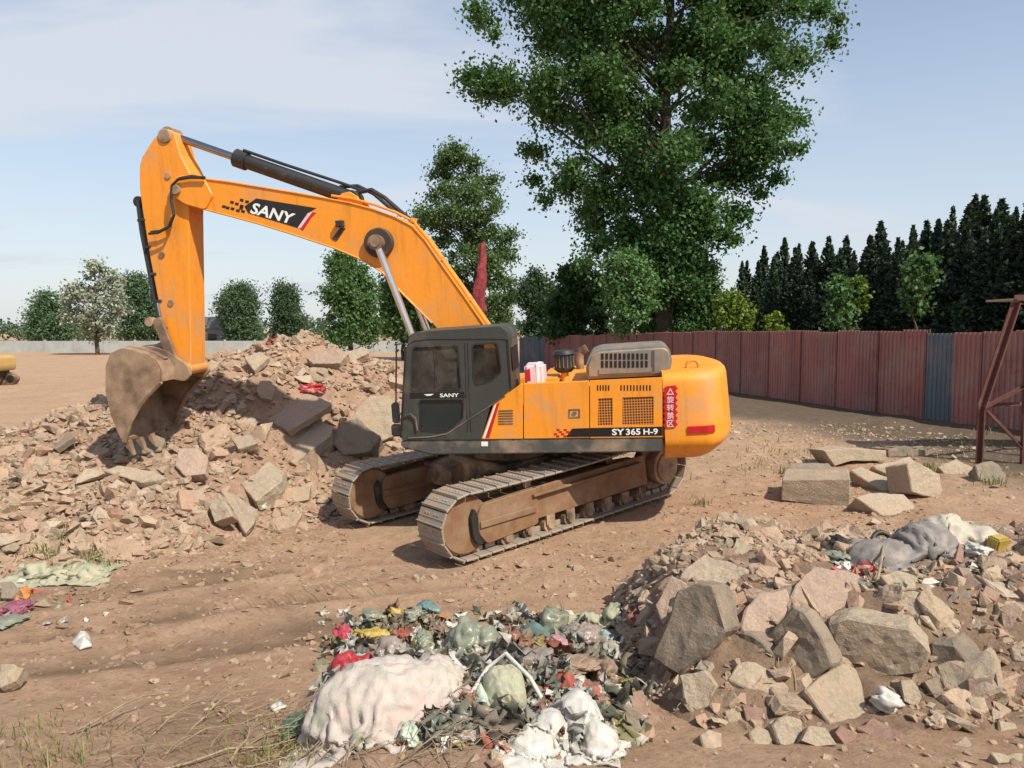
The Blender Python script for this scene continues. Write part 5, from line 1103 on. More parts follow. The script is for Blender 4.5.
for nm, lb, rows, Y, px, mt, n, r0, r1 in SHR:
    tree(nm, lb, 'tree' if 'tree' in nm else ('weeds' if 'weed' in nm else 'shrub'), base_of(px, Y), px_clumps(rows, Y, n, r0, r1, int(px) + 3, .8, .05), 650 if Y > 30 else 420, .19 if Y < 45 else .26, mt, .07, int(px) + 5, nbranch=30, lean=.06 if px == 908 else 0)
# conifers: three crowns, each tree its own object
def conifer_mesh(seed):
    rg = np.random.default_rng(seed); V = []; n = 0; h = 1.0; Cs = []
    for i in range(62):
        z = .04 + .96 * (i / 62) ** .92; r = .30 * (1 - z) ** 1.05 + .003; k = int(6 + 13 * (1 - z))
        for j in range(k):
            a = rg.uniform(0, 2 * PI); rr = r * rg.uniform(.7, 1.2); m_ = 9
            s = np.linspace(.1, 1, m_); pts_ = np.stack([np.cos(a) * rr * s, np.sin(a) * rr * s, z - .03 * s * rr / .16 + .035 * s ** 2], -1) + rg.normal(0, .0045, (m_, 3)) * (1.15 - z); Cs.append(pts_)
    C = np.concatenate(Cs); return leaf_mesh('conifer', C, .027, rg, .1)
CON = [conifer_mesh(i) for i in range(4)]
for m_ in CON: m_.materials.append(M_NEEDLE)
g = MB(); g.cyl((0, 0, 0), (0, 0, .93), .014, .003, 8); CTR = g.mesh('trunk'); CTR.materials.append(M_BARK)
rgc = random.Random(5); ci = 0
for row, (off, dpx, hadj) in enumerate(((5.5, 15, -.9), (8.5, 15.5, 0), (12.5, 17, .9))):
    px = 735 + row * 5 + (18 if row == 0 else 0)
    while px < 1075:
        t = fence_px(px); q = FP0 + FD * t - FN * off; k = (px - 512) / F_PX
        # slide along the fence direction until it is back on its column
        for _ in range(20): q = q + FD * ((q[0] - k * q[1]) / (k * FD[1] - FD[0]))
        ytop = 268 + (px - 735) / 290.0 * (205 - 268) + rgc.uniform(-16, 18) + (16 if row == 0 else 0); zb = float(base_z(q[0], q[1])) - .1
        ztop = CAM_Z + (330 - ytop) / F_PX * q[1]; hgt = ztop - zb
        t_ = empty('conifer_tree', (q[0], q[1], zb), 'dark pointed conifer in the dense plantation behind the fence', 'tree', 'conifers behind the fence')
        for nm, me_ in (('crown', CON[ci % 4]), ('trunk', CTR)):
            o = link(nm, me_, None, t_); wf = hgt * rgc.uniform(.75, 1.25); o.matrix_local = Matrix.Rotation(rgc.uniform(0, 6), 4, 'Z') @ Matrix.Diagonal((wf, wf, hgt, 1))
        ci += 1; px += dpx * rgc.uniform(.75, 1.25)

# ------------------------------------------------------------------ far left: boundary wall, house, parked digger, flag
def wallmat(): return plain('pale_wall', (.36, .37, .36), .8, 0, .2, .6)
M_WALL = wallmat(); WY = 108.0
bw = empty('boundary_wall', (-40, WY, 0), 'long pale grey boundary wall at the far side of the site', 'wall')
for i in range(17):
    x0 = -78 + i * 4.2; zb = float(base_z(x0, WY)) - .2
    g = MB(); g.box((x0 + 40 + 2.1, 0, zb + .95), (4.0, .2, 1.7)); g.build('panel', M_WALL, bw)
    g = MB(); g.box((x0 + 40, -.02, zb + 1.0), (.24, .3, 1.95)); g.build('post', M_WALL, bw)
hs = empty('house', (-47, 125, 0), 'grey low house roof peeping behind the digger arm', 'house')
g = MB(); g.box((0, 0, 1.7), (11, 8, 3.6)); g.build('wall', plain('grey_wall', (.22, .23, .25), .8), hs)
g = MB(); g.prism([(-5.8, 3.4), (5.8, 3.4), (4.6, 5.2), (-4.6, 5.2)], -4.4, 4.4); g.build('roof', plain('grey_roof', (.16, .17, .19), .7), hs)
for x in (-3, 0, 3): g = MB(); g.box((x, -4.02, 1.9), (1.3, .1, 1.3)); g.build('window', M_GLASSD, hs)
rgf = np.random.default_rng(4); n_ = 1500; fx = rgf.uniform(-230, 60, n_); fy = 215 + rgf.normal(0, 6, n_); hh_ = 2.2 + 2.6 * vnoise(fx * .06, fx * 0, 3) + 1.4 * vnoise(fx * .3, fx * 0, 5)
Cf = np.repeat(np.stack([fx, fy, base_z(fx, fy) + hh_ * rgf.random(n_) ** .6], -1), 9, 0) + rgf.normal(0, .7, (n_ * 9, 3))
tag(link('far_wood', leaf_mesh('far_wood', Cf, 1.1, rgf), M_LEAF_FAR), 'low hazy line of far-off trees on the horizon', 'wood', None, 'stuff')
# second digger at the left edge of the picture
p = hit(2, 386); dg = empty('small_digger', (p.x - .85, p.y, p.z), 'yellow construction machine cut off by the left edge, far behind the heap', 'digger')
M_DY = paint('digger_yellow', (.50, .32, .10), .5, .3, 1.2)
for s_ in (-.85, .85):
    g = MB(); g.prism(rounded([(-2.0, .0), (1.0, 0), (1.25, .35), (1.0, .72), (-2.0, .72), (-2.3, .35)], .2), s_ - .25, s_ + .25); tk = g.build('track', M_UNDER, dg, None, .03)
    for x in (-1.9, -.95, 0, .95): g = MB(); g.cyl((x, s_ - .28, .36), (x, s_ + .28, .36), .22, n=14); g.build('roller', M_BLACK, tk)
g = MB(); g.prism(rounded([(-2.0, .85), (.95, .85), (1.05, 1.1), (1.0, 1.65), (.6, 1.75), (-2.0, 1.7)], .12), -1.1, 1.1); g.build('body', M_DY, dg, None, .06)
g = MB(); g.prism([(-1.9, .74), (.8, .74), (.8, .85), (-1.9, .85)], -.8, .8); g.build('turntable', M_BLACK, dg)
g = MB(); g.prism(rounded([(-2.2, 1.7), (-.9, 1.7), (-.95, 2.75), (-2.1, 2.75)], .1), -.2, 1.05); cb_ = g.build('cab', M_DARK, dg, None, .03)
g = MB(); g.box((-1.55, -.21, 2.25), (.9, .02, .7)); g.build('window', M_GLASSD, cb_)
g = MB(); g.prism([(-2.3, 1.5), (-4.6, 3.4), (-6.4, 2.4), (-6.3, 2.1), (-4.5, 2.9), (-2.2, 1.1)], -.6, -.25); g.build('boom', M_DY, dg, None, .03)
# furled red flag behind the boom
fx_, fy_ = at(482, 300, 24.0).x, 24.0; fz_ = float(base_z(fx_, fy_)); ft = at(484, 243, fy_).z
fl = empty('red_flag', (fx_, fy_, fz_), 'furled red flag on a thin pole behind the boom', 'flag')
g = MB(); g.tube([(.10, 0, -.1), (.04, 0, ft - fz_ + .05)], .022, 8); g.build('pole', M_RUST, fl)
g = MB(); n = 14; zs = np.linspace(ft - fz_, at(480, 311, fy_).z - fz_, 12)
for k, z in enumerate(zs):
    f_ = k / 11; r_ = .07 + .13 * f_
    for j in range(n):
        a = 2 * PI * j / n; rr = r_ * (1 + .45 * math.sin(3 * a + k * .5) + .15 * math.sin(7 * a + k)); g.v.append((.02 + rr * math.cos(a) - .10 * f_, .5 * rr * math.sin(a), z))
for k in range(11):
    for j in range(n): g.f.append((k * n + j, k * n + (j + 1) % n, (k + 1) * n + (j + 1) % n, (k + 1) * n + j))
g.f += [tuple(range(n)), tuple(range(11 * n, 12 * n))]; g.build('cloth', cloth('flag_red', (.30, .03, .035), .7, .5, .1), fl, None, 0, 2, 1.2)

# ------------------------------------------------------------------ rusty steel trestle on the right
pb = hit(981, 464); FY = pb.y
tre = empty('steel_trestle', pb, 'rusty brown steel trestle standing at the right edge of the yard', 'steel frame')
def tl(px, py, dY=0): p_ = at(px, py, FY + dY); return (p_.x - pb.x, p_.y - pb.y, p_.z - pb.z)
def bar(name, a, b_, w_=.07, m_=M_RUST):
    a = Vector(a); b_ = Vector(b_); d = b_ - a; g = MB(); q = d.to_track_quat('Z', 'Y').to_matrix()
    g.box((a + b_) / 2, (w_, w_ * .25, d.length), q); g.box((a + b_) / 2 + q @ Vector((w_ * .4, w_ * .45, 0)), (w_ * .22, w_, d.length), q); return g.build(name, m_, tre)
_bar = bar
for dX, dY in ((0, 0), (2.3, 1.0)):
    bar = lambda nm_, a_, b__, w_=.07: _bar(nm_, (a_[0] + dX, a_[1], a_[2]), (b__[0] + dX, b__[1], b__[2]), w_)
    bar('post', (0, dY, -.1), (tl(984, 405)[0], dY, tl(984, 405)[2]), .09)
    a = tl(984, 409); b_ = tl(1019, 303); bar('raker', (a[0], dY, a[2]), (b_[0], dY, b_[2]), .12)
    c = tl(1026, 383); bar('tie', (a[0], dY, a[2]), (c[0] + .6, dY, c[2] + .25), .06)
    d_ = tl(1030, 462); bar('brace', (a[0] + .05, dY, a[2] - .05), (d_[0] + .3, dY, d_[2] - .2), .06)
    e_ = tl(1021, 300); bar('post', (e_[0] + .12, dY, e_[2]), (e_[0] + .15, dY, -.1), .08)
    bar('post', (e_[0] + 1.6, dY, e_[2] + .05), (e_[0] + 1.7, dY, -.15), .08); bar('beam', (e_[0] - .1, dY, e_[2]), (e_[0] + 1.7, dY, e_[2] + .05), .1)
for q_ in (tl(984, 407), tl(1020, 304)): _bar('cross_bar', (q_[0], 0, q_[2]), (q_[0] + 2.3, 1.0, q_[2]), .06)
g = MB(); q_ = tl(1022, 304); g.box((q_[0] + 1.9, .5, q_[2] + .09), (4.0, .9, .04)); g.build('top_plate', M_CONC, tre)

# ------------------------------------------------------------------ litter
def blob(name, label, cat, px, pbase, wpx, hpx, depth, material, seed, wr=.18, sub=5, sq=2.6, yaw=0, tilt=0, sink=.12, group=None):
    """crumpled bag: sits where its base pixel meets the ground; width and height in pixels at that distance"""
    p0 = hit(px, pbase); Y = p0.y; W = wpx / F_PX * Y / 2; slope = math.atan2(CAM_Z - p0.z, Y); D = depth / 2
    Hh = max(.06, (hpx / F_PX * Y * math.hypot(1, math.tan(slope)) - 2 * D * math.sin(slope) * .8) / math.cos(slope)) / 2
    bm = bmesh.new(); bmesh.ops.create_icosphere(bm, subdivisions=sub, radius=1)
    o3 = Vector((seed * 7.13, seed * 3.7, seed * 1.9))
    rb = random.Random(seed * 31 + 5); dirs = [(Vector((rb.gauss(0, 1), rb.gauss(0, 1), rb.gauss(0, 1))).normalized(), rb.uniform(.9, 3.6), rb.uniform(0, 2), rb.uniform(.4, 1)) for _ in range(7)]; lob = [(Vector((rb.gauss(0, 1), rb.gauss(0, 1), rb.gauss(0, .6))).normalized(), rb.uniform(-.9, 1.0)) for _ in range(7)]
    for v in bm.verts:
        d = v.co.normalized(); q = (abs(d.x) ** sq + abs(d.y) ** sq + abs(d.z) ** sq) ** (-1 / sq); p = d * q
        wv = p + Vector((mnoise.noise(p * 1.3 + o3), mnoise.noise(p * 1.3 + o3 * 1.7), mnoise.noise(p * 1.3 - o3))) * .55
        fo = sum((abs(((wv.dot(dv) * fq + ph) % 2) - 1) * 2 - 1) * am / (fq ** .6) for dv, fq, ph, am in dirs) / 3.2
        ear = sum(max(0, d.dot(lv) - .72) * la for lv, la in lob) * 3.2
        fine = 1 - abs(mnoise.noise(wv * 5.2 + o3)) * 2.4
        k = 1 + wr * (1.7 * fo + 1.1 * mnoise.noise(p * 1.1 + o3) + .42 * fine + 1.5 * ear) - wr * .1
        v.co = Vector((p.x * W, p.y * D, p.z * Hh)) * k
        if v.co.z < -Hh * .8: v.co.z = -Hh * .8 + (v.co.z + Hh * .8) * .2
    for f in bm.faces: f.smooth = True
    for e in bm.edges:
        if len(e.link_faces) == 2 and e.calc_face_angle(0) > .55: e.smooth = False
    me_ = bpy.data.meshes.new(name); bm.to_mesh(me_); bm.free(); o = link(name, me_, material)
    o.location = (p0.x, p0.y + D * .8, max(gz(p0.x, p0.y + D * .5), p0.z) + Hh * (.8 - sink)); o.rotation_euler = (0, R(tilt), R(yaw)); return tag(o, label, cat, group, 'thing')
def pillow(name, label, cat, px, pbase, wpx, depth, thick, material, seed, yaw=0, lean=0, roll=0, crease=1.0, lift=0.0):
    """filled woven sack: two sewn faces, pinched corners, wrinkles running in from the seams"""
    p0 = hit(px, pbase); Y = p0.y; W = wpx / F_PX * Y / 2; D = depth / 2; n = 46; V = []; F_ = []; o3 = Vector((seed * 5.3, seed * 2.9, seed))
    for s_ in (1, -1):
        for i in range(n + 1):
            for j in range(n + 1):
                u = -1 + 2 * i / n; v = -1 + 2 * j / n; e = max(0, 1 - u ** 4) ** .6 * max(0, 1 - v ** 4) ** .6
                ed = max(abs(u), abs(v)); ang = math.atan2(v, u); q = Vector((u, v, s_ * .7))
                wr = (1 - abs(mnoise.noise(Vector((u * 1.2 + v * 2.6, v * .9 - u * .7, s_)) * 1.5 + o3)) * 4) * .9 * min(1, ed * 1.4) + mnoise.noise(q * 2.2 + o3) * 1.1 + (1 - abs(mnoise.noise(q * 3.4 + o3)) * 3) * .5 + (1 - abs(mnoise.noise(q * 7 + o3)) * 3) * .22
                z = s_ * thick / 2 * e * (1 + .35 * mnoise.noise(q * .9 + o3 * 2)) + crease * thick * .085 * wr * (.35 + ed) * e * s_
                x = u * W * (1 - .13 * v * v + .06 * mnoise.noise(q * 1.5 - o3)); y = v * D * (1 - .16 * u * u + .08 * mnoise.noise(q * 1.5 + o3)); V.append((x, y, z if z > -thick * .30 else -thick * .30 + (z + thick * .30) * .1))
    N1 = (n + 1) ** 2
    for s_ in (0, 1):
        for i in range(n):
            for j in range(n):
                a_ = s_ * N1 + i * (n + 1) + j; f_ = (a_, a_ + n + 1, a_ + n + 2, a_ + 1); F_.append(f_ if s_ == 0 else f_[::-1])
    me_ = np_mesh(name, np.array(V), np.array(F_), True); bm = bmesh.new(); bm.from_mesh(me_); bmesh.ops.remove_doubles(bm, verts=bm.verts, dist=.0008); bm.to_mesh(me_); bm.free()
    o = link(name, me_, material); o.rotation_euler = (R(lean), R(roll), R(yaw)); cy = p0.y + D * math.cos(R(lean)) * .9
    o.location = (p0.x, cy, gz(p0.x, cy) + thick * .28 + abs(D * math.sin(R(lean))) * .75 + lift); return tag(o, label, cat, None, 'thing')
def draped(name, label, cat, px, py, w_, h_, material, seed, lumps=(), squash=.78, rot=0, n=38, steps=260, rough=.05, group=None, crink=.016):
    """a sheet or sack skin dropped onto the ground and onto what fills it, solved as a mass-spring cloth"""
    rg = np.random.default_rng(seed); c0 = hit(px, py); R_ = max(w_, h_) * .85
    gx_ = np.linspace(c0.x - R_, c0.x + R_, 72); gy_ = np.linspace(c0.y - R_, c0.y + R_, 72); HX, HY = np.meshgrid(gx_, gy_); H = surf(HX, HY) + .006
    for (dx_, dy_, rx_, ry_, hh) in lumps:
        q = ((HX - c0.x - dx_) / rx_) ** 2 + ((HY - c0.y - dy_) / ry_) ** 2; H = np.maximum(H, surf(HX, HY) * 0 + gz(c0.x + dx_, c0.y + dy_) + hh * np.sqrt(np.clip(1 - q, 0, 1)) * (1 + .35 * fbm(HX * 6, HY * 6, 2, seed)) - 5 * (q >= 1))
    def hgt(x, y):
        u = np.clip((x - gx_[0]) / (gx_[1] - gx_[0]), 0, 70.99); v = np.clip((y - gy_[0]) / (gy_[1] - gy_[0]), 0, 70.99); i = u.astype(int); j = v.astype(int); fu = u - i; fv = v - j
        return (H[j, i] * (1 - fu) + H[j, i + 1] * fu) * (1 - fv) + (H[j + 1, i] * (1 - fu) + H[j + 1, i + 1] * fu) * fv
    m_ = max(14, int(n * h_ / w_)); U_, V_ = np.meshgrid(np.linspace(-.5, .5, n), np.linspace(-.5, .5, m_)); cr_, sr_ = math.cos(R(rot)), math.sin(R(rot))
    lx = U_ * w_ * squash; ly = V_ * h_ * squash; P = np.stack([c0.x + lx * cr_ - ly * sr_, c0.y + lx * sr_ + ly * cr_, 0 * lx], -1)
    P[..., 2] = hgt(P[..., 0], P[..., 1]) + .06 + rough * 3 * (fbm(U_ * 5 + seed, V_ * 5, 3, seed) + .5) + rg.normal(0, .004, U_.shape); P0 = P.copy()
    ru = w_ / (n - 1); rvv = h_ / (m_ - 1); rd = math.hypot(ru, rvv)
    cons = [((slice(None), slice(0, -1)), (slice(None), slice(1, None)), ru, .5), ((slice(0, -1), slice(None)), (slice(1, None), slice(None)), rvv, .5), ((slice(0, -1), slice(0, -1)), (slice(1, None), slice(1, None)), rd, .25), ((slice(0, -1), slice(1, None)), (slice(1, None), slice(0, -1)), rd, .25), ((slice(None), slice(0, -2)), (slice(None), slice(2, None)), 2 * ru, .06), ((slice(0, -2), slice(None)), (slice(2, None), slice(None)), 2 * rvv, .06)]
    for st in range(steps):
        vel = (P - P0) * .93; P0 = P.copy(); P = P + vel; P[..., 2] -= .0011
        for it in range(4):
            for A_, B_, r0, k in cons:
                d = P[B_] - P[A_]; L_ = np.linalg.norm(d, axis=-1, keepdims=True) + 1e-9; cor = d * (.5 * k * (L_ - r0) / L_); P[A_] += cor; P[B_] -= cor
        g_ = hgt(P[..., 0], P[..., 1]); low = P[..., 2] < g_; P[..., 2] = np.where(low, g_, P[..., 2]); P0[..., :2] = np.where(low[..., None], P0[..., :2] * .35 + P[..., :2] * .65, P0[..., :2]); P0[..., 2] = np.where(low, P[..., 2], P0[..., 2])
    du = np.gradient(P, axis=1); dv = np.gradient(P, axis=0); nv = np.cross(du, dv); nv /= np.linalg.norm(nv, axis=-1, keepdims=True) + 1e-9
    gu, gv = U_ * w_, V_ * h_; wu = gu + .10 * fbm(gu * 5, gv * 5, 3, seed + 3); wvv = gv + .10 * fbm(gu * 5 + 9, gv * 5, 3, seed + 4)
    cr2 = (1 - np.abs(fbm(wu * 9, wvv * 9, 2, seed + 7)) * 9) + .6 * (1 - np.abs(fbm(wu * 19, wvv * 19, 2, seed + 8)) * 9); P = P + nv * (cr2 * crink)[..., None]
    V = P.reshape(-1, 3) - np.array(c0); K = n * m_; idx = np.arange(K).reshape(m_, n); F1 = np.stack([idx[:-1, :-1], idx[:-1, 1:], idx[1:, 1:], idx[1:, :-1]], -1).reshape(-1, 4)
    me_ = np_mesh(name, np.concatenate([V + [0, 0, .004], V - [0, 0, .003]]), np.concatenate([F1, F1[:, ::-1] + K]), True)
    o = link(name, me_, material); o.location = c0; return tag(o, label, cat, group, 'thing')
def sheet(name, label, cat, poly, material, seed, lift=.05, wr=.05, n=26, freq=5.0, group=None, edge=4.0):
    """cloth or plastic film: outline dropped onto the ground surface, rumpled, closed underneath"""
    W = [hit(*p) for p in poly]; c = sum(W, Vector()) / len(W); P2 = [(w_.x, w_.y) for w_ in W]
    bm = bmesh.new(); vs = [bm.verts.new((x, y, 0)) for x, y in P2]; es = [bm.edges.new((vs[i], vs[(i + 1) % len(vs)])) for i in range(len(vs))]
    bmesh.ops.triangle_fill(bm, use_beauty=True, edges=es); size = max(math.hypot(x - c.x, y - c.y) for x, y in P2); tgt = size * 2.6 / n
    for it in range(5):
        ed = [e for e in bm.edges if e.calc_length() > tgt]
        if not ed: break
        bmesh.ops.subdivide_edges(bm, edges=ed, cuts=1); bmesh.ops.triangulate(bm, faces=bm.faces)
    bd = {v for v in bm.verts if v.is_boundary}; B2 = np.array([(v.co.x, v.co.y) for v in bd]); o3 = Vector((seed * 3.1, seed * 5.7, 0))
    for v in bm.verts:
        d = float(np.min(np.hypot(B2[:, 0] - v.co.x, B2[:, 1] - v.co.y))) / size if v not in bd else 0
        p = Vector((v.co.x, v.co.y, 0)); rdg = 1 - abs(mnoise.noise(p * freq + o3)) * 2.2; rd2 = 1 - abs(mnoise.noise(p * freq * 2.6 + o3)) * 2
        k = min(1, d * edge); v.co.z = gz(v.co.x, v.co.y) + .012 + k * (lift + wr * (rdg + .5 * rd2)) + (1 - k) * wr * .5 * max(0, rdg); 
    g_ = bmesh.ops.extrude_face_region(bm, geom=bm.faces[:])
    for v in g_['geom']:
        if isinstance(v, bmesh.types.BMVert): v.co.z -= .02
    bmesh.ops.recalc_face_normals(bm, faces=bm.faces)
    for f in bm.faces: f.smooth = True
    for v in bm.verts: v.co -= c
    me_ = bpy.data.meshes.new(name); bm.to_mesh(me_); bm.free(); o = link(name, me_, material); o.location = c; return tag(o, label, cat, group, 'thing')
CW = cloth('white_woven', (.56, .49, .43), .75, .3, .4, 30)
_t = CW.node_tree; _b = _t.nodes['Principled BSDF']; _l = _b.inputs['Base Color'].links[0].from_socket; _n = tex(_t.nodes.new, _t.links.new, 3.2, 3, .5)
_c = mixc(_t.nodes.new, _t.links.new, mr(_t.nodes.new, _t.links.new, _n.outputs['Fac'], .56, .66, 0, .5), _l, (.48, .26, .24)); _c = mixc(_t.nodes.new, _t.links.new, mr(_t.nodes.new, _t.links.new, _n.outputs['Fac'], .40, .33, 0, .5), _c, (.30, .36, .22)); _t.links.new(_c, _b.inputs['Base Color']); CW2 = cloth('white_film', (.62, .59, .53), .38, .3, .35); CR = cloth('red_film', (.48, .035, .045), .45, .5, .15); CCR = cloth('crimson_cloth', (.50, .05, .09), .7, .3, .15)
CG = cloth('greygreen_film', (.27, .29, .21), .32, .4, .4); CGL = cloth('pale_green_film', (.50, .58, .47), .45, .25, .2); CM = cloth('mauve_film', (.32, .26, .23), .35, .3, .3); CY = cloth('yellow_film', (.50, .36, .07), .5, .4, .4)
CT = cloth('teal_film', (.13, .22, .21), .35, .3, .2); CB = cloth('blue_film', (.25, .40, .50), .4, .3, .3); CP = cloth('pink_film', (.50, .27, .28), .5, .35, .4); CGR = cloth('grey_tarp', (.25, .22, .20), .6, .3, .35); CWT = cloth('white_tarp', (.52, .46, .37), .65, .3, .4)
CDG = cloth('dark_green_film', (.06, .15, .08), .5, .3, .15); CO = cloth('orange_cloth', (.62, .22, .05), .6, .3, .15); CBK = cloth('black_rubber', (.03, .024, .022), .55, .3, .25); CRB = cloth('rust_red_cloth', (.38, .09, .06), .75, .35, .25); CPU = cloth('purple_film', (.30, .09, .14), .5, .3, .15)
CBR = cloth('brown_cloth', (.30, .20, .14), .8, .35, .4); CTG = cloth('sage_tarp', (.40, .39, .27), .7, .25, .35)
draped('woven_sack', 'big dirty white woven sack lying full at the bottom of the litter', 'sack', 384, 716, 1.62, 1.25, CW, 1, [(0, .02, .50, .34, .36), (-.22, -.05, .26, .25, .30), (.3, .05, .2, .22, .27)], .74, 4, 70, 230)
draped('woven_sack', 'smaller pinkish white sack slumped behind the big full sack', 'sack', 440, 690, .66, .62, CW, 2, [(0, 0, .17, .16, .24)], .72, 20)
draped('woven_sack', 'torn white sack lying at the bottom edge, left of the heaped one', 'sack', 536, 744, .78, .74, CW2, 3, [(-.04, -.02, .15, .15, .10), (.1, .1, .12, .12, .12)], .66, 25, 50, crink=.009)
draped('woven_sack', 'creased white sack heaped at the right end of the litter', 'sack', 584, 734, .80, .80, CW2, 4, [(-.04, .06, .16, .17, .22), (.08, -.1, .13, .14, .14)], .64, -18, 50, crink=.009)
sheet('white_rag', 'flat pale rag spread between the sacks', 'rag', [(428, 668), (452, 655), (470, 672), (462, 694), (440, 690)], CW2, 5, .06, .05)
sheet('white_rag', 'cream rag hanging over the top of the big sack', 'rag', [(402, 676), (428, 664), (446, 660), (440, 680), (415, 688)], CWT, 6, .08, .04)
draped('plastic_bag', 'bright red crumpled plastic bag above the big sack', 'bag', 352, 668, .62, .46, CR, 7, [(-.05, 0, .13, .1, .15), (.12, 0, .08, .08, .11)], .60, 10, 32)
blob('plastic_bag', 'crimson cloth bundle standing left of the yellow scraps', 'bag', 340, 650, 16, 26, .2, CCR, 8, 0.31, 4, 2.2, 0, 20)
draped('plastic_bag', 'grey-mauve plastic bag right of the red bag', 'bag', 390, 656, .46, .4, CM, 9, [(0, 0, .11, .1, .16)], .6, 0, 28)
blob('plastic_bag', 'small white knotted bag in front of the mauve bag', 'bag', 403, 668, 16, 14, .18, CW2, 10, 0.37)
blob('plastic_bag', 'second small white bag beside the knotted one', 'bag', 421, 664, 16, 13, .18, CW2, 11, 0.34)
blob('plastic_tube', 'red rolled plastic tube lying across the litter top', 'tube', 405, 641, 28, 10, .14, CRB, 12, 0.16, 4, 2.4)
blob('snack_packet', 'yellow packet standing at the back of the litter', 'packet', 394, 623, 13, 16, .12, CY, 13, 0.31, 3, 3)
blob('snack_packet', 'yellow strip of film right of the mauve bag', 'packet', 415, 654, 8, 17, .1, CY, 14, 0.31, 3, 3, 0, 10)
blob('snack_packet', 'yellow and brown scraps beside the crimson bundle', 'packet', 366, 640, 28, 12, .2, CY, 15, 0.43)
blob('plastic_bag', 'small teal bag at the very back of the litter', 'bag', 426, 614, 16, 12, .16, CT, 16, 0.37)
blob('plastic_bag', 'grey-green bag at the back left of the litter', 'bag', 372, 624, 26, 14, .24, CG, 17, 0.37)
blob('plastic_bag', 'grey bag at the back between yellow and teal ones', 'bag', 412, 622, 20, 14, .2, CG, 18, 0.37)
blob('orange_peel', 'small orange scrap near the teal bag', 'scrap', 440, 624, 10, 9, .1, CO, 19, 0.31, 3)
blob('plastic_bag', 'green bag beside the yellow strip of film', 'bag', 424, 655, 17, 24, .2, CG, 20, 0.34)
draped('plastic_bag', 'large sage green bag in the middle of the litter', 'bag', 474, 646, .70, .62, CG, 21, [(-.06, 0, .13, .14, .24), (.11, -.04, .1, .1, .19)], .58, 12, 36)
draped('plastic_bag', 'flatter grey-green bag right of the large sage one', 'bag', 514, 642, .55, .4, CG, 22, [(0, 0, .13, .1, .12)], .62, -8, 30)
blob('plastic_bag', 'upright grey-green bag with teal cloth at its foot', 'bag', 553, 634, 28, 30, .3, CG, 23, 0.26, 4, 2.3)
sheet('teal_cloth', 'teal blue cloth at the foot of the upright bag', 'cloth', [(522, 622), (530, 618), (549, 632), (552, 640), (536, 641), (524, 634)], CT, 24, .05, .05)
blob('plastic_bag', 'pink plastic bag in front of the teal cloth', 'bag', 557, 654, 19, 20, .22, CP, 25, 0.31)
draped('green_tarp', 'long dull green tarpaulin roll at the right back of the litter', 'tarpaulin', 602, 626, .9, .5, CTG, 26, [(-.14, 0, .16, .1, .12), (.16, 0, .15, .11, .13)], .66, -4, 40)
blob('plastic_bag', 'grey wrinkled bag between the pink bag and the tarpaulin', 'bag', 583, 650, 30, 28, .3, CM, 27, 0.34)
sheet('blue_film', 'light blue plastic film near the white stick', 'film', [(594, 638), (606, 634), (616, 640), (614, 655), (602, 656)], CB, 28, .06, .04)
blob('hairy_bag', 'furry grey-brown bundle behind the white plastic strip', 'bundle', 534, 672, 36, 24, .32, CGR, 29, 0.36)
pillow('green_cushion', 'dull green cushion under the bent white plastic strip', 'cushion', 505, 718, 44, .34, .2, CTG, 30, 12, 28, 0, .8)
sheet('pale_green_film', 'pale green film left of the dull green cushion', 'film', [(470, 700), (484, 692), (494, 712), (492, 726), (474, 724)], CGL, 31, .10, .04)
blob('plastic_bag', 'mint green bag lying against the front of the big sack', 'bag', 411, 747, 20, 20, .16, CGL, 32, 0.34)
draped('rag_bundle', 'rust red cloth bundle behind the tall white sack', 'cloth', 575, 694, .62, .42, CRB, 33, [(-.06, 0, .1, .09, .12), (.1, 0, .09, .08, .1)], .58, 5, 34)
blob('plastic_bag', 'dark green bag in the grass left of the big sack', 'bag', 292, 738, 26, 20, .28, CDG, 34, 0.28)
blob('rubber_boot', 'black rubber boot lying on its side in front of the cushion', 'boot', 494, 744, 56, 24, .2, CBK, 35, 0.16, 4, 2.2, 0, -10)
sheet('black_film', 'dark plastic film behind the bent white strip', 'film', [(486, 668), (496, 655), (514, 650), (512, 664), (494, 672)], CBK, 36, .06, .04)
blob('brown_rag', 'brown rag right of the rust red cloth', 'rag', 606, 690, 22, 30, .24, CBR, 37, 0.34)
blob('brown_rag', 'pinkish brown rags between the pink bag and the rust red cloth', 'rag', 566, 676, 50, 20, .3, CBR, 38, 0.41, 5)
blob('paper_scrap', 'crumpled grey-white paper below the blue film', 'paper', 588, 672, 26, 14, .2, CW2, 39, 0.43)
blob('paper_scrap', 'crumpled white paper lying between the stones of the heap', 'paper', 890, 715, 34, 24, .2, CW2, 40, 0.43, 4, 2, 0, 25)
blob('clay_pot', 'round brown clay lump left of the tan brick', 'lump', 605, 708, 14, 14, .16, CBR, 41, 0.16, 3)
blob('clay_pot', 'second round brown lump beside the tan brick', 'lump', 622, 704, 15, 14, .16, CM, 42, 0.16, 3)
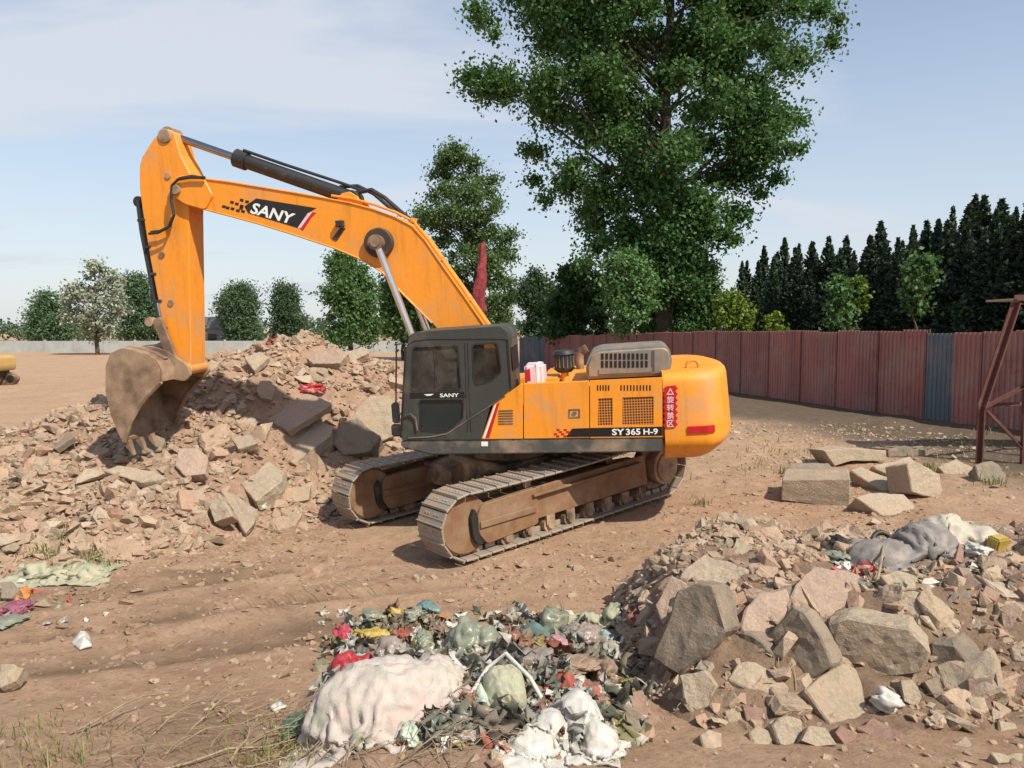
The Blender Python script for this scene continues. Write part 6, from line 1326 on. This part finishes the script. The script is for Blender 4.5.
# bent white plastic strip, sticks
def strip(name, label, cat, pts, r_, material, raise_=0.0):
    P_ = [hit(*q) for q in pts]; c = P_[0].copy(); g = MB()
    g.tube([q - c + Vector((0, 0, r_ * .6 + (h_ if isinstance(raise_, (list, tuple)) else 0))) for q, h_ in zip(P_, raise_ if isinstance(raise_, (list, tuple)) else [0] * len(P_))], r_, 8); o = g.build(name, material, None, Matrix.Translation(c), 0, 2, .8); return tag(o, label, cat, None, 'thing')
strip('plastic_strip', 'white plastic strip bent like a gable over the green cushion', 'strip', [(468, 702), (487, 692), (506, 690), (530, 702), (553, 722)], .016, CW2, [0, .15, .25, .16, 0])
strip('white_stick', 'short white stick beside the light blue film', 'stick', [(614, 664), (618, 655), (624, 642)], .018, CW2, [0, .02, .05])
strip('thin_stick', 'thin pale stick standing before the grey tarpaulin bundle', 'stick', [(877, 586), (880, 578), (884, 560)], .012, M_TWIG, [.02, .1, .2])
# tarpaulin bundle and litter behind the right heap
draped('tarpaulin_bundle', 'large grey tarpaulin bundle behind the stone heap', 'tarpaulin', 908, 562, 1.75, 1.1, CGR, 50, [(-.24, 0, .34, .28, .22), (.2, .05, .3, .26, .30)], .66, 6, 56)
draped('tarpaulin_bundle', 'dusty white tarpaulin draped on the right of the grey bundle', 'tarpaulin', 956, 548, 1.3, 1.0, CWT, 51, [(-.1, .02, .28, .24, .30), (.2, -.05, .22, .2, .2)], .66, -10, 50)
blob('plastic_bag', 'grey plastic bag left of the grey tarpaulin bundle', 'bag', 868, 560, 36, 24, .4, CGR, 52, 0.31, 4)
blob('plastic_bag', 'dark bag left of the grey tarpaulin bundle', 'bag', 844, 552, 20, 18, .3, CBK, 53, 0.31)
blob('red_rag', 'bright red rag below the grey plastic bag', 'rag', 868, 573, 18, 12, .2, CR, 54, 0.37)
blob('green_rag', 'dull teal rag left of the bright red rag', 'rag', 846, 566, 24, 14, .25, CG, 55, 0.37)
blob('paper_scrap', 'white flaky scraps right of the tarpaulin', 'paper', 984, 560, 20, 18, .3, CW2, 56, 0.37)
p = hit(996, 551); g = MB(); g.box((0, 0, .07), (.17, .12, .15)); o = g.build('yellow_box', CY, None, Matrix.Translation(p) @ Matrix.Rotation(.4, 4, 'Z') @ Matrix.Rotation(.2, 4, 'X'), .015, 2); tag(o, 'small yellow box at the right behind the heap', 'box', None, 'thing')
strip('yellow_strip', 'yellow strip of plastic at the right edge behind the heap', 'strip', [(1000, 552), (1012, 552), (1030, 553)], .035, CY)
p = hit(884, 552); g = MB(); g.tube([(.095 * math.cos(a), .095 * math.sin(a), 0) for a in np.linspace(0, 2 * PI, 21)], .028, 8); o = g.build('rubber_ring', CBK, None, Matrix.Translation((p.x, p.y + .03, p.z + .09)) @ Matrix.Rotation(R(58), 4, 'X'), 0, 2, 1); tag(o, 'small black rubber ring leaning on the grey plastic bag', 'tyre', None, 'thing')
# left side litter
draped('green_tarp', 'crumpled sage green tarpaulin at the foot of the left heap', 'tarpaulin', 62, 576, 1.7, 1.2, CTG, 60, [(-.3, 0, .16, .12, .16), (.3, .05, .2, .14, .13), (0, -.1, .1, .1, .1)], .58, 8, 50)
sheet('orange_rag', 'orange rag below the sage green tarpaulin', 'rag', [(10, 598), (20, 592), (32, 590), (30, 598), (16, 604)], CO, 61, .03, .04)
blob('plastic_bag', 'purple-red plastic bag at the left edge', 'bag', 10, 616, 20, 16, .3, CPU, 62, 0.37)
blob('plastic_bag', 'grey-green film bag at the very left edge', 'bag', 2, 628, 26, 12, .3, CG, 63, 0.37)
sheet('white_rag', 'white scrap of cloth alone on the rutted soil', 'rag', [(72, 644), (78, 638), (90, 638), (92, 648), (80, 652)], CW2, 64, .05, .03)
blob('plastic_bag', 'white plastic bag on the heap beside the arm', 'bag', 220, 346, 14, 11, .4, CW2, 65, 0.31)
blob('red_rag', 'red rag on the heap above the dark pink slab', 'rag', 307, 395, 20, 11, .4, CR, 66, 0.43)
blob('red_rag', 'dull red cloth near the crest of the heap', 'rag', 272, 345, 12, 7, .3, CRB, 67, 0.43)
blob('paper_scrap', 'small pale scrap near the bottom left twigs', 'paper', 278, 712, 10, 9, .08, CW2, 68, 0.31, 3)
blob('white_rag', 'pale green rag below the broken beam on the heap', 'rag', 261, 512, 10, 12, .25, CGL, 69, 0.37)

# ------------------------------------------------------------------ small scraps no one could count
M_SCRAP = leafmat('litter_scrap', [(0, (.60, .57, .50)), (.16, (.62, .58, .52)), (.22, (.16, .17, .12)), (.36, (.34, .26, .18)), (.46, (.10, .09, .075)), (.56, (.58, .53, .45)), (.66, (.30, .33, .25)), (.74, (.42, .11, .085)), (.78, (.30, .23, .16)), (.88, (.20, .24, .20)), (.93, (.44, .33, .12)), (.95, (.60, .57, .52)), (1, (.64, .62, .58))], .15, .35)
def scraps(name, label, n, box, smin, smax, seed, crump=.16, g_=4):
    rg = np.random.default_rng(seed); V = []; F_ = []; x0, x1, y0, y1 = box
    for i in range(n):
        p = hit(rg.uniform(x0, x1), rg.uniform(y0, y1)); s = rg.uniform(smin, smax) ; rot = Matrix.Rotation(rg.uniform(0, 6.3), 3, 'Z') @ Matrix.Rotation(rg.normal(0, .7), 3, 'X') @ Matrix.Rotation(rg.normal(0, .7), 3, 'Y'); b0 = len(V); asp = rg.uniform(.35, 1)
        for u in range(g_):
            for w_ in range(g_): V.append(tuple(p + rot @ Vector(((u / (g_ - 1) - .5) * s + rg.normal(0, s * .07), (w_ / (g_ - 1) - .5) * s * asp + rg.normal(0, s * .07), (rg.normal(0, s * crump) if g_ < 6 else s * crump * 2.2 * ((1 - abs(mnoise.noise(Vector((u * .55 + i * 3.1, w_ * .55, i * 1.7)))) * 3.2) + .6 * mnoise.noise(Vector((u * 1.1, w_ * 1.1 + i * 2.3, i))))))) + Vector((0, 0, s * .15))))
        for u in range(g_ - 1):
            for w_ in range(g_ - 1): q = b0 + u * g_ + w_; F_.append((q, q + 1, q + g_ + 1)); F_.append((q, q + g_ + 1, q + g_))
    return tag(link(name, np_mesh(name, np.array(V), np.array(F_), g_ > 6), M_SCRAP), label, 'litter', None, 'stuff')
scraps('litter_scraps', 'torn scraps of film, paper and cloth strewn through the litter', 750, (318, 650, 612, 750), .03, .15, 3)
scraps('crumpled_film', 'crumpled larger pieces of grey and white film filling the litter', 190, (325, 640, 618, 742), .10, .30, 8, .10, 9)
scraps('litter_scraps', 'torn scraps around the grey tarpaulin bundle', 110, (835, 1020, 535, 590), .04, .16, 4)
scraps('litter_scraps', 'few scraps beside the sage green tarpaulin', 40, (-5, 110, 560, 635), .04, .14, 5)
# ------------------------------------------------------------------ dry twigs, weeds
rgw = np.random.default_rng(99); tw = MB()
def twig(px, py, L_, ang, r_, h=.15):
    p = hit(px, py); pts_ = []; a = ang; q = Vector((p.x, p.y, 0)); hh = rgw.uniform(.02, h)
    for i in range(6):
        f_ = i / 5; pts_.append(Vector((q.x, q.y, gz(q.x, q.y) + .01 + hh * math.sin(PI * min(1, f_ * 1.1)) * .8 + hh * f_ * .5))); a += rgw.normal(0, .18); q += Vector((math.cos(a), math.sin(a), 0)) * L_ / 5
    tw.tube(pts_, r_, 5, r_ * .35)
for i in range(170):
    px = rgw.uniform(60, 480) if i % 3 else rgw.uniform(210, 470); py = rgw.uniform(705, 775); twig(px, min(772, py + 20 * (px < 140)), rgw.uniform(.2, .75), rgw.normal(.35, .7), rgw.uniform(.0018, .005), .12)
for (px, py, L_, a, r_) in ((150, 775, 1.2, .55, .011), (230, 765, .6, 1.25, .011), (365, 742, .5, 1.0, .008), (285, 762, .9, .1, .009), (70, 735, .9, .5, .009), (470, 748, .8, .35, .008), (560, 735, .5, .6, .007), (250, 745, .5, .4, .008), (330, 705, .6, 0.05, .006)): twig(px, py, L_, a, r_, .14)
for i in range(70): twig(rgw.uniform(0, 1020), rgw.uniform(520, 720), rgw.uniform(.12, .4), rgw.uniform(0, 6), rgw.uniform(.002, .005), .04)
tag(tw.build('dry_twigs', M_TWIG), 'tangle of dry twigs and stalks along the bottom left', 'twigs', None, 'stuff')
def blades(name, label, spots, material, hgt, wid):
    V = []; 
    for (px, py, n, spread) in spots:
        p = hit(px, py)
        for i in range(n):
            x = p.x + rgw.normal(0, spread); y = p.y + rgw.normal(0, spread); z = gz(x, y) - .01; a = rgw.uniform(0, 2 * PI); h = hgt * rgw.uniform(.4, 1.3); b_ = h * rgw.uniform(.2, .9)
            d = np.array([math.cos(a), math.sin(a), 0]); s = np.array([-d[1], d[0], 0]) * wid * rgw.uniform(.6, 1.3); o_ = np.array([x, y, z]); m1 = o_ + d * b_ * .35 + np.array([0, 0, h * .65]); tp = o_ + d * b_ + np.array([0, 0, h])
            V += [o_ - s, o_ + s, m1 + s * .8, m1 - s * .8, m1 - s * .8, m1 + s * .8, tp + s * .1, tp - s * .1]
    me_ = np_mesh(name, np.array(V), np.arange(len(V)).reshape(-1, 4)); return tag(link(name, me_, material), label, 'weeds', None, 'stuff')
sp = [(rgw.uniform(-10, 60), rgw.uniform(725, 775), 10, .14) for _ in range(14)] + [(rgw.uniform(240, 330), rgw.uniform(725, 768), 12, .08) for _ in range(16)] + [(rgw.uniform(60, 260), rgw.uniform(715, 772), 4, .1) for _ in range(24)]
blades('green_weeds', 'green weeds and grass in the bottom left corner', sp, M_GRASS, .13, .004)
sp = [(40, 556, 60, .12), (56, 552, 50, .12), (100, 566, 50, .12), (94, 556, 30, .1), (930, 470, 60, .15), (995, 485, 60, .12), (1000, 478, 40, .15), (786, 474, 40, .1), (700, 505, 30, .08), (660, 480, 40, .15)] + [(rgw.uniform(740, 1020), rgw.uniform(425, 470), 14, .25) for _ in range(24)]
blades('yard_weeds', 'small green weeds scattered about the yard', sp, M_GRASS, .16, .008)
